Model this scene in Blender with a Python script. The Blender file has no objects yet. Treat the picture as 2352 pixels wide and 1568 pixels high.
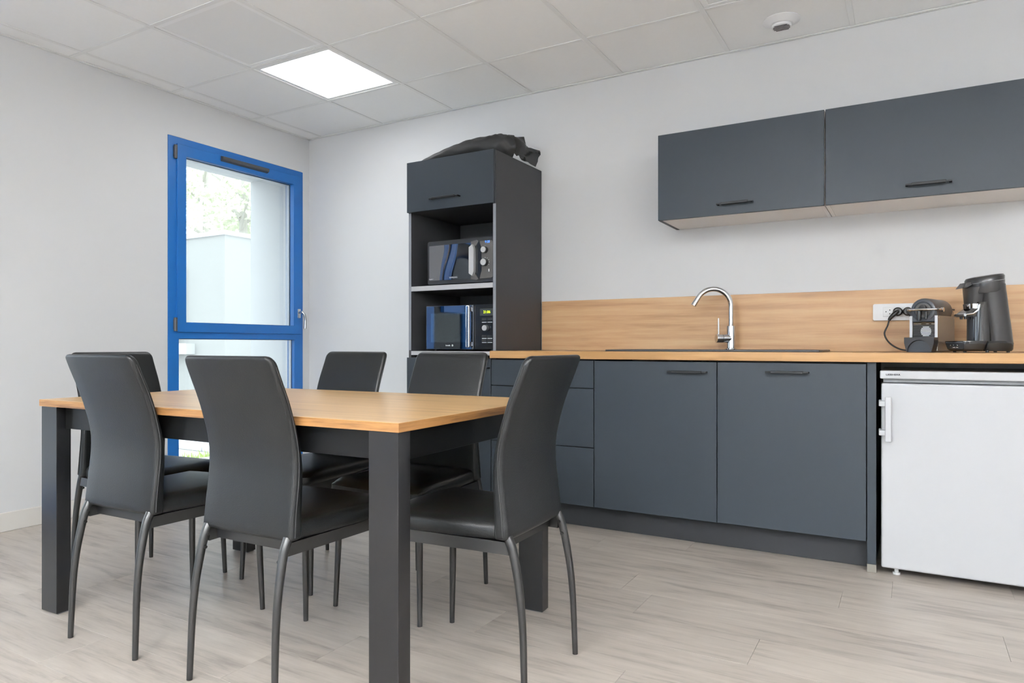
import bpy, bmesh, math, random
from mathutils import Vector, Matrix
R = math.radians
PI = math.pi
rng = random.Random(7)
scene = bpy.context.scene
COL = scene.collection

# ------------------------------------------------------------------ camera
CAMH = 0.95
cd = bpy.data.cameras.new('camera')
cam = bpy.data.objects.new('camera', cd)
COL.objects.link(cam)
cam.location = (0, 0, CAMH)
cam.rotation_euler = (R(90), 0, R(30.03))
cd.sensor_width = 36.0
cd.lens = 1581.0 / 2352.0 * 36.0
cd.shift_y = 9.0 / 2352.0
cd.clip_start = 0.05
scene.camera = cam

# ------------------------------------------------------------------ world (bright overcast sky)
SKY = 3.0
w = bpy.data.worlds.new('sky')
scene.world = w
w.use_nodes = True
nt = w.node_tree
nt.nodes['Background'].inputs[0].default_value = (0.88, 0.94, 1.0, 1)
nt.nodes['Background'].inputs[1].default_value = SKY

# light panels in the ceiling: radiance of the diffusers
LED_COOL = 6.5
LED_WARM = 8.5
UPLIGHT = 1080.0      # discs of two uplights added behind the viewer to brighten the ceiling

vs = scene.view_settings
vs.view_transform = 'Standard'
vs.look = 'None'
vs.gamma = 1.0
vs.use_curve_mapping = False
vs.exposure = 0.72
scene.display_settings.display_device = 'sRGB'

# ------------------------------------------------------------------ materials
def srgb(*c):
    o = []
    for v in c:
        v /= 255.0
        o.append(v / 12.92 if v <= 0.04045 else ((v + 0.055) / 1.055) ** 2.4)
    return (*o, 1.0)

def mat(name, col, rough=0.5, metal=0.0, spec=0.5, coat=0.0, coat_rough=0.1, emit=None, emit_s=0.0,
        bump=0.0, bump_scale=200.0, vary=0.0, vary_scale=3.0):
    m = bpy.data.materials.new(name)
    m.use_nodes = True
    nt = m.node_tree
    b = nt.nodes['Principled BSDF']
    b.inputs['Base Color'].default_value = col
    b.inputs['Roughness'].default_value = rough
    b.inputs['Metallic'].default_value = metal
    b.inputs['Specular IOR Level'].default_value = spec
    b.inputs['Coat Weight'].default_value = coat
    b.inputs['Coat Roughness'].default_value = coat_rough
    if emit:
        b.inputs['Emission Color'].default_value = emit
        b.inputs['Emission Strength'].default_value = emit_s
    tc = None
    if bump or vary:
        tc = nt.nodes.new('ShaderNodeTexCoord')
    if vary:
        n = nt.nodes.new('ShaderNodeTexNoise')
        n.inputs['Scale'].default_value = vary_scale
        n.inputs['Detail'].default_value = 4
        nt.links.new(tc.outputs['Object'], n.inputs['Vector'])
        mr = nt.nodes.new('ShaderNodeMapRange')
        mr.inputs[3].default_value = 1 - vary
        mr.inputs[4].default_value = 1 + vary
        nt.links.new(n.outputs['Fac'], mr.inputs[0])
        mx = nt.nodes.new('ShaderNodeMix')
        mx.data_type = 'RGBA'; mx.blend_type = 'MULTIPLY'
        mx.inputs[0].default_value = 1
        mx.inputs[6].default_value = col
        nt.links.new(mr.outputs[0], mx.inputs[7])
        nt.links.new(mx.outputs[2], b.inputs['Base Color'])
    if bump:
        n = nt.nodes.new('ShaderNodeTexNoise')
        n.inputs['Scale'].default_value = bump_scale
        n.inputs['Detail'].default_value = 3
        nt.links.new(tc.outputs['Object'], n.inputs['Vector'])
        bp = nt.nodes.new('ShaderNodeBump')
        bp.inputs['Strength'].default_value = bump
        bp.inputs['Distance'].default_value = 0.002
        nt.links.new(n.outputs['Fac'], bp.inputs['Height'])
        nt.links.new(bp.outputs['Normal'], b.inputs['Normal'])
    return m

def wood(name, cols, axis='X', rough=0.45, scale=1.0, per_object=False, knots=0.5, spec=0.4, obj_var=0.0, fine=0.5, bump=0.12, lng=1.0):
    """grain along `axis` of the object space, three colours dark-mid-light"""
    m = bpy.data.materials.new(name)
    m.use_nodes = True
    nt = m.node_tree
    L = nt.links.new
    N = nt.nodes.new
    b = nt.nodes['Principled BSDF']
    b.inputs['Roughness'].default_value = rough
    b.inputs['Specular IOR Level'].default_value = spec
    tc = N('ShaderNodeTexCoord')
    src = tc.outputs['Object']
    oi = None
    if per_object:
        oi = N('ShaderNodeObjectInfo')
        ml = N('ShaderNodeVectorMath'); ml.operation = 'SCALE'
        ml.inputs[0].default_value = (37.0, 11.0, 5.0)
        L(oi.outputs['Random'], ml.inputs['Scale'])
        ad = N('ShaderNodeVectorMath'); ad.operation = 'ADD'
        L(src, ad.inputs[0]); L(ml.outputs[0], ad.inputs[1])
        src = ad.outputs[0]
    def mapped(s_long, s_cross):
        mp = N('ShaderNodeMapping')
        s = [s_cross * scale] * 3
        s['XYZ'.index(axis)] = s_long * scale
        mp.inputs['Scale'].default_value = s
        L(src, mp.inputs['Vector'])
        return mp.outputs[0]
    def noise(vec, detail=5, rough_=0.6, dist=0.0):
        n = N('ShaderNodeTexNoise')
        n.inputs['Scale'].default_value = 1
        n.inputs['Detail'].default_value = detail
        n.inputs['Roughness'].default_value = rough_
        n.inputs['Distortion'].default_value = dist
        L(vec, n.inputs['Vector'])
        return n.outputs['Fac']
    a = noise(mapped(1.3 * lng, 24), 6, 0.62, 0.25)
    f = noise(mapped(5, 150), 4, 0.7)
    big = noise(mapped(0.9 * lng, 5.0), 3, 0.5, 0.1)
    mx = N('ShaderNodeMath'); mx.operation = 'MULTIPLY_ADD'
    L(f, mx.inputs[0]); mx.inputs[1].default_value = 0.35 * fine; L(a, mx.inputs[2])
    mx2 = N('ShaderNodeMath'); mx2.operation = 'MULTIPLY_ADD'
    L(big, mx2.inputs[0]); mx2.inputs[1].default_value = 0.4; L(mx.outputs[0], mx2.inputs[2])
    mr = N('ShaderNodeMapRange')
    mr.inputs[1].default_value = 0.50 + 0.17 * fine; mr.inputs[2].default_value = 0.93 + 0.17 * fine
    L(mx2.outputs[0], mr.inputs[0])
    cr = N('ShaderNodeValToRGB')
    e = cr.color_ramp.elements
    e[0].position = 0.0; e[0].color = cols[0]
    e[1].position = 1.0; e[1].color = cols[2]
    k = e.new(0.42); k.color = cols[1]
    L(mr.outputs[0], cr.inputs[0])
    out = cr.outputs[0]
    if knots:
        v = N('ShaderNodeTexVoronoi')
        v.inputs['Scale'].default_value = 1
        L(mapped(2.2, 9.0), v.inputs['Vector'])
        kr = N('ShaderNodeValToRGB')
        kr.color_ramp.elements[0].position = 0.02; kr.color_ramp.elements[0].color = (*[1 - knots] * 3, 1)
        kr.color_ramp.elements[1].position = 0.14; kr.color_ramp.elements[1].color = (1, 1, 1, 1)
        L(v.outputs['Distance'], kr.inputs[0])
        mm = N('ShaderNodeMix'); mm.data_type = 'RGBA'; mm.blend_type = 'MULTIPLY'; mm.inputs[0].default_value = 1
        L(out, mm.inputs[6]); L(kr.outputs[0], mm.inputs[7])
        out = mm.outputs[2]
    if per_object and obj_var:
        r2 = N('ShaderNodeMapRange')
        r2.inputs[3].default_value = 1 - obj_var; r2.inputs[4].default_value = 1 + obj_var
        L(oi.outputs['Random'], r2.inputs[0])
        mm = N('ShaderNodeMix'); mm.data_type = 'RGBA'; mm.blend_type = 'MULTIPLY'; mm.inputs[0].default_value = 1
        L(out, mm.inputs[6]); L(r2.outputs[0], mm.inputs[7])
        out = mm.outputs[2]
    L(out, b.inputs['Base Color'])
    if not bump: return m
    bp = N('ShaderNodeBump'); bp.inputs['Strength'].default_value = bump; bp.inputs['Distance'].default_value = 0.001
    L(f, bp.inputs['Height']); L(bp.outputs[0], b.inputs['Normal'])
    return m

def glass_mat(name, tint=(0.97, 0.99, 0.985, 1), refl=0.06):
    m = bpy.data.materials.new(name)
    m.use_nodes = True
    nt = m.node_tree
    nt.nodes.remove(nt.nodes['Principled BSDF'])
    t = nt.nodes.new('ShaderNodeBsdfTransparent'); t.inputs[0].default_value = tint
    g = nt.nodes.new('ShaderNodeBsdfGlossy'); g.inputs['Roughness'].default_value = 0.02
    fr = nt.nodes.new('ShaderNodeFresnel'); fr.inputs['IOR'].default_value = 1.45
    mx = nt.nodes.new('ShaderNodeMixShader')
    nt.links.new(fr.outputs[0], mx.inputs[0])
    nt.links.new(t.outputs[0], mx.inputs[1]); nt.links.new(g.outputs[0], mx.inputs[2])
    nt.links.new(mx.outputs[0], nt.nodes['Material Output'].inputs[0])
    return m

M = {}
M['wall'] = mat('white wall paint', (0.68, 0.68, 0.685, 1), 0.85, bump=0.05, bump_scale=350)
M['tile'] = mat('ceiling tile', (0.95, 0.95, 0.945, 1), 0.95, bump=0.08, bump_scale=600, vary=0.015, vary_scale=40)
M['tbar'] = mat('white painted ceiling grid', (0.88, 0.88, 0.87, 1), 0.5)
M['plenum'] = mat('dark ceiling void', (0.25, 0.25, 0.25, 1), 0.9)
M['base_white'] = mat('cream painted baseboard', srgb(216, 212, 206), 0.5)
M['floor_base'] = mat('dark floor joint', srgb(92, 86, 80), 0.9)
M['plank'] = wood('grey oak vinyl plank', (srgb(146, 137, 129), srgb(173, 164, 155), srgb(188, 179, 170)), 'X', rough=0.38,
                  per_object=True, knots=0.15, obj_var=0.045, spec=0.5, fine=0.9, lng=2.4)
M['slate'] = mat('slate grey matt laminate', srgb(46, 52, 58), 0.42, spec=0.24, bump=0.02, bump_scale=500)
M['charcoal'] = mat('charcoal laminate side', srgb(58, 58, 60), 0.5, spec=0.28, bump=0.02, bump_scale=500)
M['plinth'] = mat('dark grey kickboard laminate', srgb(44, 45, 48), 0.5, spec=0.25)
M['edge'] = mat('grey edge band', srgb(124, 127, 134), 0.45)
M['shelf_edge'] = mat('pale grey shelf edge', srgb(176, 176, 178), 0.4)
M['greige'] = mat('pale cabinet underside', srgb(238, 234, 230), 0.5)
M['gap'] = mat('dark carcass shadow gap', srgb(30, 30, 32), 0.8)
M['handle'] = mat('black powder coated metal', srgb(22, 23, 25), 0.45, spec=0.3)
M['oak'] = wood('oak laminate splashback', (srgb(168, 130, 92), srgb(190, 152, 112), srgb(204, 170, 130)), 'X', rough=0.4,
                knots=0.22, scale=1.0, fine=0.5)
M['oak_top'] = wood('oak laminate worktop', (srgb(160, 120, 74), srgb(176, 136, 90), srgb(186, 148, 102)), 'X', rough=0.38,
                    knots=0.06, scale=1.0, fine=0.8)
M['oak_table'] = wood('oak laminate tabletop', (srgb(176, 138, 90), srgb(198, 160, 110), srgb(208, 171, 121)), 'X', rough=0.32,
                      knots=0.12, scale=1.1, bump=0, spec=0.8, fine=0.5)
M['oak_edge'] = wood('oak table edge band', (srgb(96, 64, 34), srgb(138, 98, 56), srgb(164, 120, 74)), 'X', rough=0.5,
                     knots=0, scale=2.0, fine=1.0, bump=0)
M['oak_edge_side'] = wood('oak table edge band, short side', (srgb(96, 64, 34), srgb(138, 98, 56), srgb(164, 120, 74)), 'Y', rough=0.5,
                          knots=0, scale=2.0, fine=1.0, bump=0)
M['table_leg'] = mat('anthracite table laminate', srgb(19, 19, 21), 0.28, spec=0.5, bump=0.03, bump_scale=300)
M['apron'] = mat('black table apron', srgb(13, 13, 14), 0.38, spec=0.2)
M['leather'] = mat('black leatherette', srgb(20, 21, 22), 0.34, spec=0.32, bump=0.25, bump_scale=420)
M['piping'] = mat('black stitched piping', srgb(30, 30, 31), 0.5)
M['chair_metal'] = mat('black chair metal', srgb(26, 26, 26), 0.34, spec=0.6)
M['screw'] = mat('dark screw', srgb(60, 60, 60), 0.3, metal=0.8)
M['glide'] = mat('grey plastic glide', srgb(120, 120, 122), 0.5)
M['blue'] = mat('blue lacquered aluminium', srgb(26, 100, 172), 0.35, spec=0.5)
M['grey_metal'] = mat('brushed steel handle', srgb(205, 207, 210), 0.22, metal=1.0)
M['dark_plastic'] = mat('dark grey plastic', srgb(70, 70, 72), 0.4)
M['seal'] = mat('black glazing seal', srgb(25, 25, 28), 0.7)
M['spacer'] = mat('aluminium glazing spacer', srgb(240, 240, 243), 0.4)
M['glass'] = glass_mat('clear window glass')
M['chrome'] = mat('chrome', srgb(225, 227, 230), 0.07, metal=1.0)
M['black_sink'] = mat('black composite sink', srgb(40, 40, 42), 0.45)
M['white_app'] = mat('white fridge enamel', srgb(190, 191, 194), 0.3, spec=0.5)
M['fridge_grey'] = mat('grey door seal', srgb(140, 142, 144), 0.6)
M['white_plastic'] = mat('white plastic', srgb(232, 232, 233), 0.35)
M['ink'] = mat('black ink', srgb(25, 25, 27), 0.5)
M['print'] = mat('white print', srgb(225, 227, 230), 0.5)
M['black_gloss'] = mat('black mirror glass', (0.22, 0.23, 0.25, 1), 0.03, metal=1.0)
M['black_gloss2'] = mat('black semi gloss plastic', srgb(22, 23, 26), 0.18, spec=0.6)
M['mw_case'] = mat('black appliance case', srgb(34, 35, 37), 0.35)
M['mw_panel'] = mat('anthracite control panel', srgb(92, 90, 88), 0.4, metal=0.3)
M['window_grey'] = mat('smoked oven window', (0.33, 0.36, 0.37, 1), 0.04, metal=1.0)
M['satin'] = mat('satin aluminium', srgb(196, 196, 196), 0.35, metal=0.3)
M['lcd_blue'] = mat('blue led digits', srgb(40, 110, 255), 0.5, emit=srgb(60, 150, 255), emit_s=0.7)
M['lcd_green'] = mat('green led digits', srgb(170, 230, 20), 0.5, emit=srgb(215, 255, 20), emit_s=1.1)
M['lcd_back'] = mat('display window', srgb(58, 62, 64), 0.2)
M['pod_black'] = mat('black coffee machine plastic', srgb(46, 46, 48), 0.3, spec=0.55)
M['pod_brown'] = mat('dark brown machine shell', srgb(72, 63, 58), 0.35, spec=0.5)
M['pod_navy'] = mat('dark slate machine face', srgb(52, 56, 62), 0.35)
M['pod_silver'] = mat('champagne grey metal side', srgb(150, 146, 138), 0.35, metal=0.7)
M['pod_alu'] = mat('bright aluminium edge', srgb(220, 222, 226), 0.3, metal=0.5)
M['clear'] = glass_mat('clear water tank', (0.9, 0.92, 0.93, 1))
M['tank'] = mat('smoked water tank', srgb(40, 44, 52), 0.06, spec=0.8, coat=0.5)
M['pad_black'] = mat('black satin machine body', srgb(42, 41, 41), 0.28, spec=0.5)
M['pad_dark'] = mat('black gloss machine base', srgb(30, 29, 28), 0.16, spec=0.6)
M['cable'] = mat('black cable', srgb(24, 24, 25), 0.45)
M['bag'] = mat('black nylon', srgb(40, 40, 41), 0.55, spec=0.4, bump=0.2, bump_scale=900)
M['bag_gloss'] = mat('black vinyl lining', srgb(22, 22, 23), 0.16, spec=0.7)
M['diff_off'] = mat('unlit diffuser', (0.89, 0.89, 0.885, 1), 0.6)
M['led_frame'] = mat('white luminaire frame', (0.95, 0.95, 0.95, 1), 0.4)
M['led_cool'] = mat('lit diffuser cool', (0.9, 0.9, 0.9, 1), 0.6, emit=(0.96, 0.985, 1.0, 1), emit_s=LED_COOL)
M['led_warm'] = mat('lit diffuser warm', (0.9, 0.9, 0.9, 1), 0.6, emit=(1.0, 0.93, 0.85, 1), emit_s=LED_WARM)
M['uplight'] = mat('added uplight disc', (0.9, 0.9, 0.9, 1), 0.6, emit=(0.95, 0.98, 1.0, 1), emit_s=UPLIGHT)
M['vent'] = mat('white vent plastic', (0.82, 0.82, 0.83, 1), 0.4)
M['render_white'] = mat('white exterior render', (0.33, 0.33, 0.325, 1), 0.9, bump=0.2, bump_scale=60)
M['render_grey'] = mat('pale grey exterior cladding', srgb(205, 207, 214), 0.7)
M['reveal'] = mat('pale grey exterior reveal', (0.58, 0.58, 0.59, 1), 0.8)
M['ground'] = mat('pale gravel ground', (0.55, 0.54, 0.52, 1), 0.95, bump=0.4, bump_scale=80, vary=0.1, vary_scale=20)
M['paver'] = mat('pale concrete paver', srgb(196, 198, 203), 0.9, vary=0.06, vary_scale=8)
M['leaf'] = mat('pale green leaf', (0.62, 0.65, 0.50, 1), 0.7)
M['leaf2'] = mat('yellow green grass', (0.55, 0.66, 0.25, 1), 0.8)
M['bark'] = mat('grey bark', srgb(170, 166, 158), 0.9, bump=0.5, bump_scale=30)
M['pipe'] = mat('grey pvc pipe', srgb(196, 196, 196), 0.5)

# ------------------------------------------------------------------ mesh helpers
def BM():
    return bmesh.new()

_BEV = set()      # meshes with bevelled boxes get area-weighted normals
def box(bm, x0, x1, y0, y1, z0, z1, bev=0.0, seg=2):
    r = bmesh.ops.create_cube(bm, size=1.0)
    vs = r['verts']
    for v in vs:
        v.co = Vector(((x0 + x1) / 2 + v.co.x * (x1 - x0), (y0 + y1) / 2 + v.co.y * (y1 - y0), (z0 + z1) / 2 + v.co.z * (z1 - z0)))
    if bev:
        _BEV.add(id(bm))
        es = set()
        for v in vs:
            for e in v.link_edges:
                es.add(e)
        bmesh.ops.bevel(bm, geom=list(es), offset=bev, segments=seg, profile=0.5, affect='EDGES')
    return bm

def loft(bm, rings, cap0=True, cap1=True, closed=True):
    vr = [[bm.verts.new(p) for p in ring] for ring in rings]
    n = len(vr[0])
    for a, b in zip(vr[:-1], vr[1:]):
        for i in range(n if closed else n - 1):
            j = (i + 1) % n
            try:
                bm.faces.new((a[i], a[j], b[j], b[i]))
            except ValueError:
                pass
    if cap0:
        bm.faces.new(list(reversed(vr[0])))
    if cap1:
        bm.faces.new(vr[-1])
    return bm

def frame_of(d):
    d = Vector(d).normalized()
    up = Vector((0, 0, 1)) if abs(d.z) < 0.9 else Vector((0, 1, 0))
    a = d.cross(up).normalized()
    b = a.cross(d).normalized()
    return a, b

def tube(bm, pts, rad, n=10, caps=True):
    pts = [Vector(p) for p in pts]
    if not hasattr(rad, '__len__'):
        rad = [rad] * len(pts)
    a = None
    rings = []
    for i, p in enumerate(pts):
        d = (pts[min(i + 1, len(pts) - 1)] - pts[max(i - 1, 0)]).normalized()
        if a is None:
            a, b = frame_of(d)
        else:
            a = (a - d * a.dot(d)).normalized()
            b = a.cross(d).normalized()
        rings.append([p + (a * math.cos(t) + b * math.sin(t)) * rad[i] for t in [2 * PI * k / n for k in range(n)]])
    return loft(bm, rings, caps, caps)

def cyl(bm, p0, p1, r0, r1=None, n=20):
    return tube(bm, [p0, p1], [r0, r0 if r1 is None else r1], n)

def lathe(bm, prof, c=(0, 0, 0), axis='Z', n=28, ang=2 * PI):
    """prof: list of (r, h)"""
    rings = []
    for r, h in prof:
        ring = []
        for k in range(n):
            t = ang * k / n
            x, y = r * math.cos(t), r * math.sin(t)
            if axis == 'Z': p = (c[0] + x, c[1] + y, c[2] + h)
            elif axis == 'Y': p = (c[0] + x, c[1] + h, c[2] + y)
            else: p = (c[0] + h, c[1] + x, c[2] + y)
            ring.append(p)
        rings.append(ring)
    return loft(bm, rings)

def prism(bm, pts, axis, a, b):
    """extrude a 2-D polygon; axis Y: pts=(x,z); axis X: pts=(y,z); axis Z: pts=(x,y)"""
    def P(p, h):
        return {'X': (h, p[0], p[1]), 'Y': (p[0], h, p[1]), 'Z': (p[0], p[1], h)}[axis]
    return loft(bm, [[P(p, a) for p in pts], [P(p, b) for p in pts]])

def spline(pts, n=8):
    """Catmull-Rom through pts"""
    P = [Vector(p) for p in pts]
    out = []
    for i in range(len(P) - 1):
        p0 = P[max(i - 1, 0)]; p1 = P[i]; p2 = P[i + 1]; p3 = P[min(i + 2, len(P) - 1)]
        for k in range(n):
            t = k / n
            out.append(0.5 * ((2 * p1) + (p2 - p0) * t + (2 * p0 - 5 * p1 + 4 * p2 - p3) * t * t + (3 * p1 - p0 - 3 * p2 + p3) * t ** 3))
    out.append(P[-1])
    return out

def interp(x, xs, ys):
    if x <= xs[0]: return ys[0]
    for i in range(len(xs) - 1):
        if x <= xs[i + 1]:
            t = (x - xs[i]) / (xs[i + 1] - xs[i])
            return ys[i] + t * (ys[i + 1] - ys[i])
    return ys[-1]

ROOT = {}
def finish(name, bm, m, parent=None, shift=None, smooth=35):
    bmesh.ops.recalc_face_normals(bm, faces=bm.faces)
    if shift is not None:
        bmesh.ops.translate(bm, verts=bm.verts, vec=-Vector(shift))
    me = bpy.data.meshes.new(name)
    bevelled = id(bm) in _BEV
    _BEV.discard(id(bm))
    bm.to_mesh(me)
    bm.free()
    if smooth:
        me.shade_smooth()
        me.set_sharp_from_angle(angle=R(smooth))
    me.materials.append(m)
    o = bpy.data.objects.new(name, me)
    COL.objects.link(o)
    if bevelled and smooth:
        md = o.modifiers.new('normals', 'WEIGHTED_NORMAL')
        md.keep_sharp = True
        md.weight = 100
    if parent is not None:
        o.parent = parent
        ROOT[o.name] = ROOT.get(parent.name)
    return o

def part(name, bm, m, parent, local=False, label=None, smooth=35):
    """part built in world coordinates (shifted to the thing's base) or, with local, in the thing's own frame"""
    base = ROOT.get(parent.name)
    o = finish(name, bm, m, parent, None if (local or base is None) else base, smooth)
    ROOT[o.name] = base
    if label: o['label'] = label
    return o

def thing(name, label, cat, loc=(0, 0, 0), rz=0.0, group=None):
    o = bpy.data.objects.new(name, None)
    o.empty_display_size = 0.1
    COL.objects.link(o)
    o.location = loc
    o.rotation_euler = (0, 0, rz)
    o['label'] = label; o['category'] = cat
    if group: o['group'] = group
    ROOT[o.name] = Vector(loc)
    return o

def tag(o, label, cat, group=None):
    o['label'] = label; o['category'] = cat
    if group: o['group'] = group
    return o

def struct(name, bm, m, label=None, smooth=35):
    o = finish(name, bm, m, None, None, smooth)
    o['kind'] = 'structure'
    if label: o['label'] = label
    ROOT[o.name] = Vector((0, 0, 0))
    return o

def struct_empty(name, label=None, loc=(0, 0, 0)):
    o = bpy.data.objects.new(name, None)
    COL.objects.link(o)
    o['kind'] = 'structure'
    o.location = loc
    if label: o['label'] = label
    ROOT[o.name] = Vector(loc)
    return o

def dup(root, loc, rz, label):
    def cp(o, par):
        c = o.copy()
        COL.objects.link(c)
        if par is not None: c.parent = par
        for ch in list(o.children):
            cp(ch, c)
        return c
    r = cp(root, None)
    r.location = loc; r.rotation_euler = (0, 0, rz); r['label'] = label
    return r

def text(name, body, size, loc, rot, m, parent, ext=0.0003, sx=1.0, align='CENTER', local=False, bold=0.0):
    cu = bpy.data.curves.new(name, 'FONT')
    cu.body = body; cu.size = size; cu.extrude = ext; cu.offset = bold
    cu.align_x = align; cu.align_y = 'CENTER'
    to = bpy.data.objects.new(name + '_tmp', cu)
    COL.objects.link(to)
    dg = bpy.context.evaluated_depsgraph_get()
    me = bpy.data.meshes.new_from_object(to.evaluated_get(dg))
    bpy.data.objects.remove(to)
    bpy.data.curves.remove(cu)
    from mathutils import Euler
    base = ROOT.get(parent.name) or Vector((0, 0, 0))
    off = Vector(loc) - (Vector((0, 0, 0)) if local else base)
    me.transform(Matrix.Translation(off) @ Euler(rot).to_matrix().to_4x4() @ Matrix.Diagonal((sx, 1, 1, 1)))
    me.materials.clear(); me.materials.append(m)
    me.name = name
    o = bpy.data.objects.new(name, me)
    COL.objects.link(o)
    o.parent = parent
    ROOT[o.name] = base
    return o
FRONT = (R(90), 0, 0)          # text standing up, facing -Y

# ------------------------------------------------------------------ room
XL, XR, YF, YB, H = -4.007, 2.9, -2.9, 3.81, 2.53
WT = 0.56                        # outer wall thickness
W1 = (2.641, 3.743, 0.10, 2.267)     # window in view: y0,y1,z0,z1
W2 = (-1.6, 1.32, 0.04, 2.267)      # glazed blue door, left wall, beside the camera
W3 = (-3.6, -0.4, 0.04, 2.267)       # wide window added behind the camera for more ambient daylight (x range)

# floor with planks
bm = BM(); box(bm, XL - WT, XR + 0.1, YF - WT, YB + 0.1, -0.12, -0.004)
floor = struct('floor', bm, M['floor_base'], 'grey oak vinyl plank floor')
row_p, row0 = 0.2095, 1.283
joints = {0: -1.705, 1: -1.555, 2: -0.72, 3: -1.25, 4: -0.42, 5: -0.852, 6: -0.977, 7: -0.224, 8: -0.06, 9: -0.9, -1: -1.02, -2: -2.1, -3: -1.3}
PL = 1.24
mesh_cache = {}
k0 = int(math.floor((YF - row0) / row_p)); k1 = int(math.ceil((YB - row0) / row_p))
for k in range(k0, k1):
    y0 = max(row0 + k * row_p, YF + 0.003); y1 = min(row0 + (k + 1) * row_p, YB - 0.003)
    if y1 - y0 < 0.01: continue
    j = joints.get(k, rng.uniform(-1.2, 0))
    n = math.floor((XL - j) / PL)
    x = j + n * PL
    while x < XR:
        a, b_ = max(x, XL + 0.003), min(x + PL, XR - 0.003)
        x += PL
        if b_ - a < 0.01: continue
        key = (round(b_ - a, 3), round(y1 - y0, 3))
        if key not in mesh_cache:
            bm = BM(); lx, ly = (b_ - a) / 2 - 0.0004, (y1 - y0) / 2 - 0.00025
            box(bm, -lx, lx, -ly, ly, -0.0042, 0, 0.0003, 1)
            me = bpy.data.meshes.new('plank'); bm.to_mesh(me); bm.free()
            me.materials.append(M['plank'])
            mesh_cache[key] = me
        o = bpy.data.objects.new('plank', mesh_cache[key])
        o.location = ((a + b_) / 2, (y0 + y1) / 2, rng.uniform(-0.0002, 0.0))
        o.parent = floor
        COL.objects.link(o)

# walls
def wall_with_holes_x(bm, x0, x1, ya, yb, holes, z1=2.75):
    """wall running along Y; holes = (y0,y1,z0,z1)"""
    y = ya
    for (h0, h1, g0, g1) in sorted(holes):
        box(bm, x0, x1, y, h0, -0.1, z1)
        if g0 > -0.1: box(bm, x0, x1, h0, h1, -0.1, g0)
        box(bm, x0, x1, h0, h1, g1, z1)
        y = h1
    box(bm, x0, x1, y, yb, -0.1, z1)
bm = BM(); wall_with_holes_x(bm, XL - WT, XL, YF - WT, YB + 0.3, [W1, W2])
wall_left = struct('wall_left', bm, M['wall'], 'white wall with the blue framed window')
bm = BM(); box(bm, XL, XR + 0.2, YB, YB + 0.2, -0.1, 2.75)
struct('wall_back', bm, M['wall'], 'white wall behind the kitchen units')
bm = BM(); box(bm, XR, XR + 0.2, YF - WT, YB, -0.1, 2.75)
struct('wall_right', bm, M['wall'], 'white wall to the right, out of view')
bm = BM()
x0, x1, z0, z1 = W3
box(bm, XL, x0, YF - WT, YF, -0.1, 2.75); box(bm, x1, XR, YF - WT, YF, -0.1, 2.75)
box(bm, x0, x1, YF - WT, YF, -0.1, z0); box(bm, x0, x1, YF - WT, YF, z1, 2.75)
struct('wall_front', bm, M['wall'], 'white wall behind the viewer')

# baseboards
bm = BM()
for a, b_ in ((YF + 0.02, W2[0] - 0.01), (W2[1] + 0.01, W1[0] - 0.002), (W1[1] + 0.002, YB - 0.001)):
    box(bm, XL + 0.0005, XL + 0.014, a, b_, 0.0005, 0.097, 0.002, 1)
struct('baseboard_left', bm, M['base_white'], 'cream baseboard along the window wall')
bm = BM(); box(bm, XL + 0.015, -2.63, YB - 0.014, YB - 0.0005, 0.0005, 0.097, 0.002, 1)
struct('baseboard_back', bm, M['base_white'], 'cream baseboard in the corner behind the table')

# ceiling: slab above, tiles and grid bars as pieces
bm = BM(); box(bm, XL - 0.05, XR + 0.05, YF - 0.05, YB + 0.05, 2.60, 2.70)
ceiling = struct('ceiling', bm, M['plenum'], 'suspended ceiling of square white tiles')
GX = [-3.869 + 0.604 * i for i in range(12)]
GY = [3.267 - 0.604 * i for i in range(0, 11)][::-1]
xs = [XL] + [g for g in GX if XL < g < XR] + [XR]
ys = [YF] + [g for g in GY if YF < g < YB] + [YB]
BW = 0.012
PANEL = {}
def cell(i, j): return (xs[i], xs[i + 1], ys[j], ys[j + 1])
def find(x, y):
    i = max(k for k in range(len(xs) - 1) if xs[k] <= x); j = max(k for k in range(len(ys) - 1) if ys[k] <= y)
    return i, j
lights = [((-2.96, 2.96), 'led_cool'), ((-2.96, 2.36), 'diff_off'), ((-0.55, 2.96), 'diff_off'),
          ((-1.15, -0.05), 'led_warm'), ((0.65, 0.55), 'diff_off'), ((-2.96, -0.05), 'diff_off'), ((1.26, 2.36), 'diff_off')]
lcells = {find(*p): k for p, k in lights}
tile_meshes = {}
for i in range(len(xs) - 1):
    for j in range(len(ys) - 1):
        if (i, j) in lcells: continue
        a, b_, c, d = cell(i, j)
        wx, wy = (b_ - a) / 2 - 0.004, (d - c) / 2 - 0.004
        if min(wx, wy) < 0.01: continue
        key = (round(wx, 3), round(wy, 3))
        if key not in tile_meshes:
            bm = BM(); box(bm, -wx, wx, -wy, wy, 0, 0.015, 0.001, 1)
            me = bpy.data.meshes.new('tile'); bm.to_mesh(me); bm.free(); me.materials.append(M['tile'])
            tile_meshes[key] = me
        o = bpy.data.objects.new('tile', tile_meshes[key])
        o.location = ((a + b_) / 2, (c + d) / 2, H + 0.0035 + rng.uniform(-0.0006, 0.0006))
        o.parent = ceiling; COL.objects.link(o)
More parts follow.
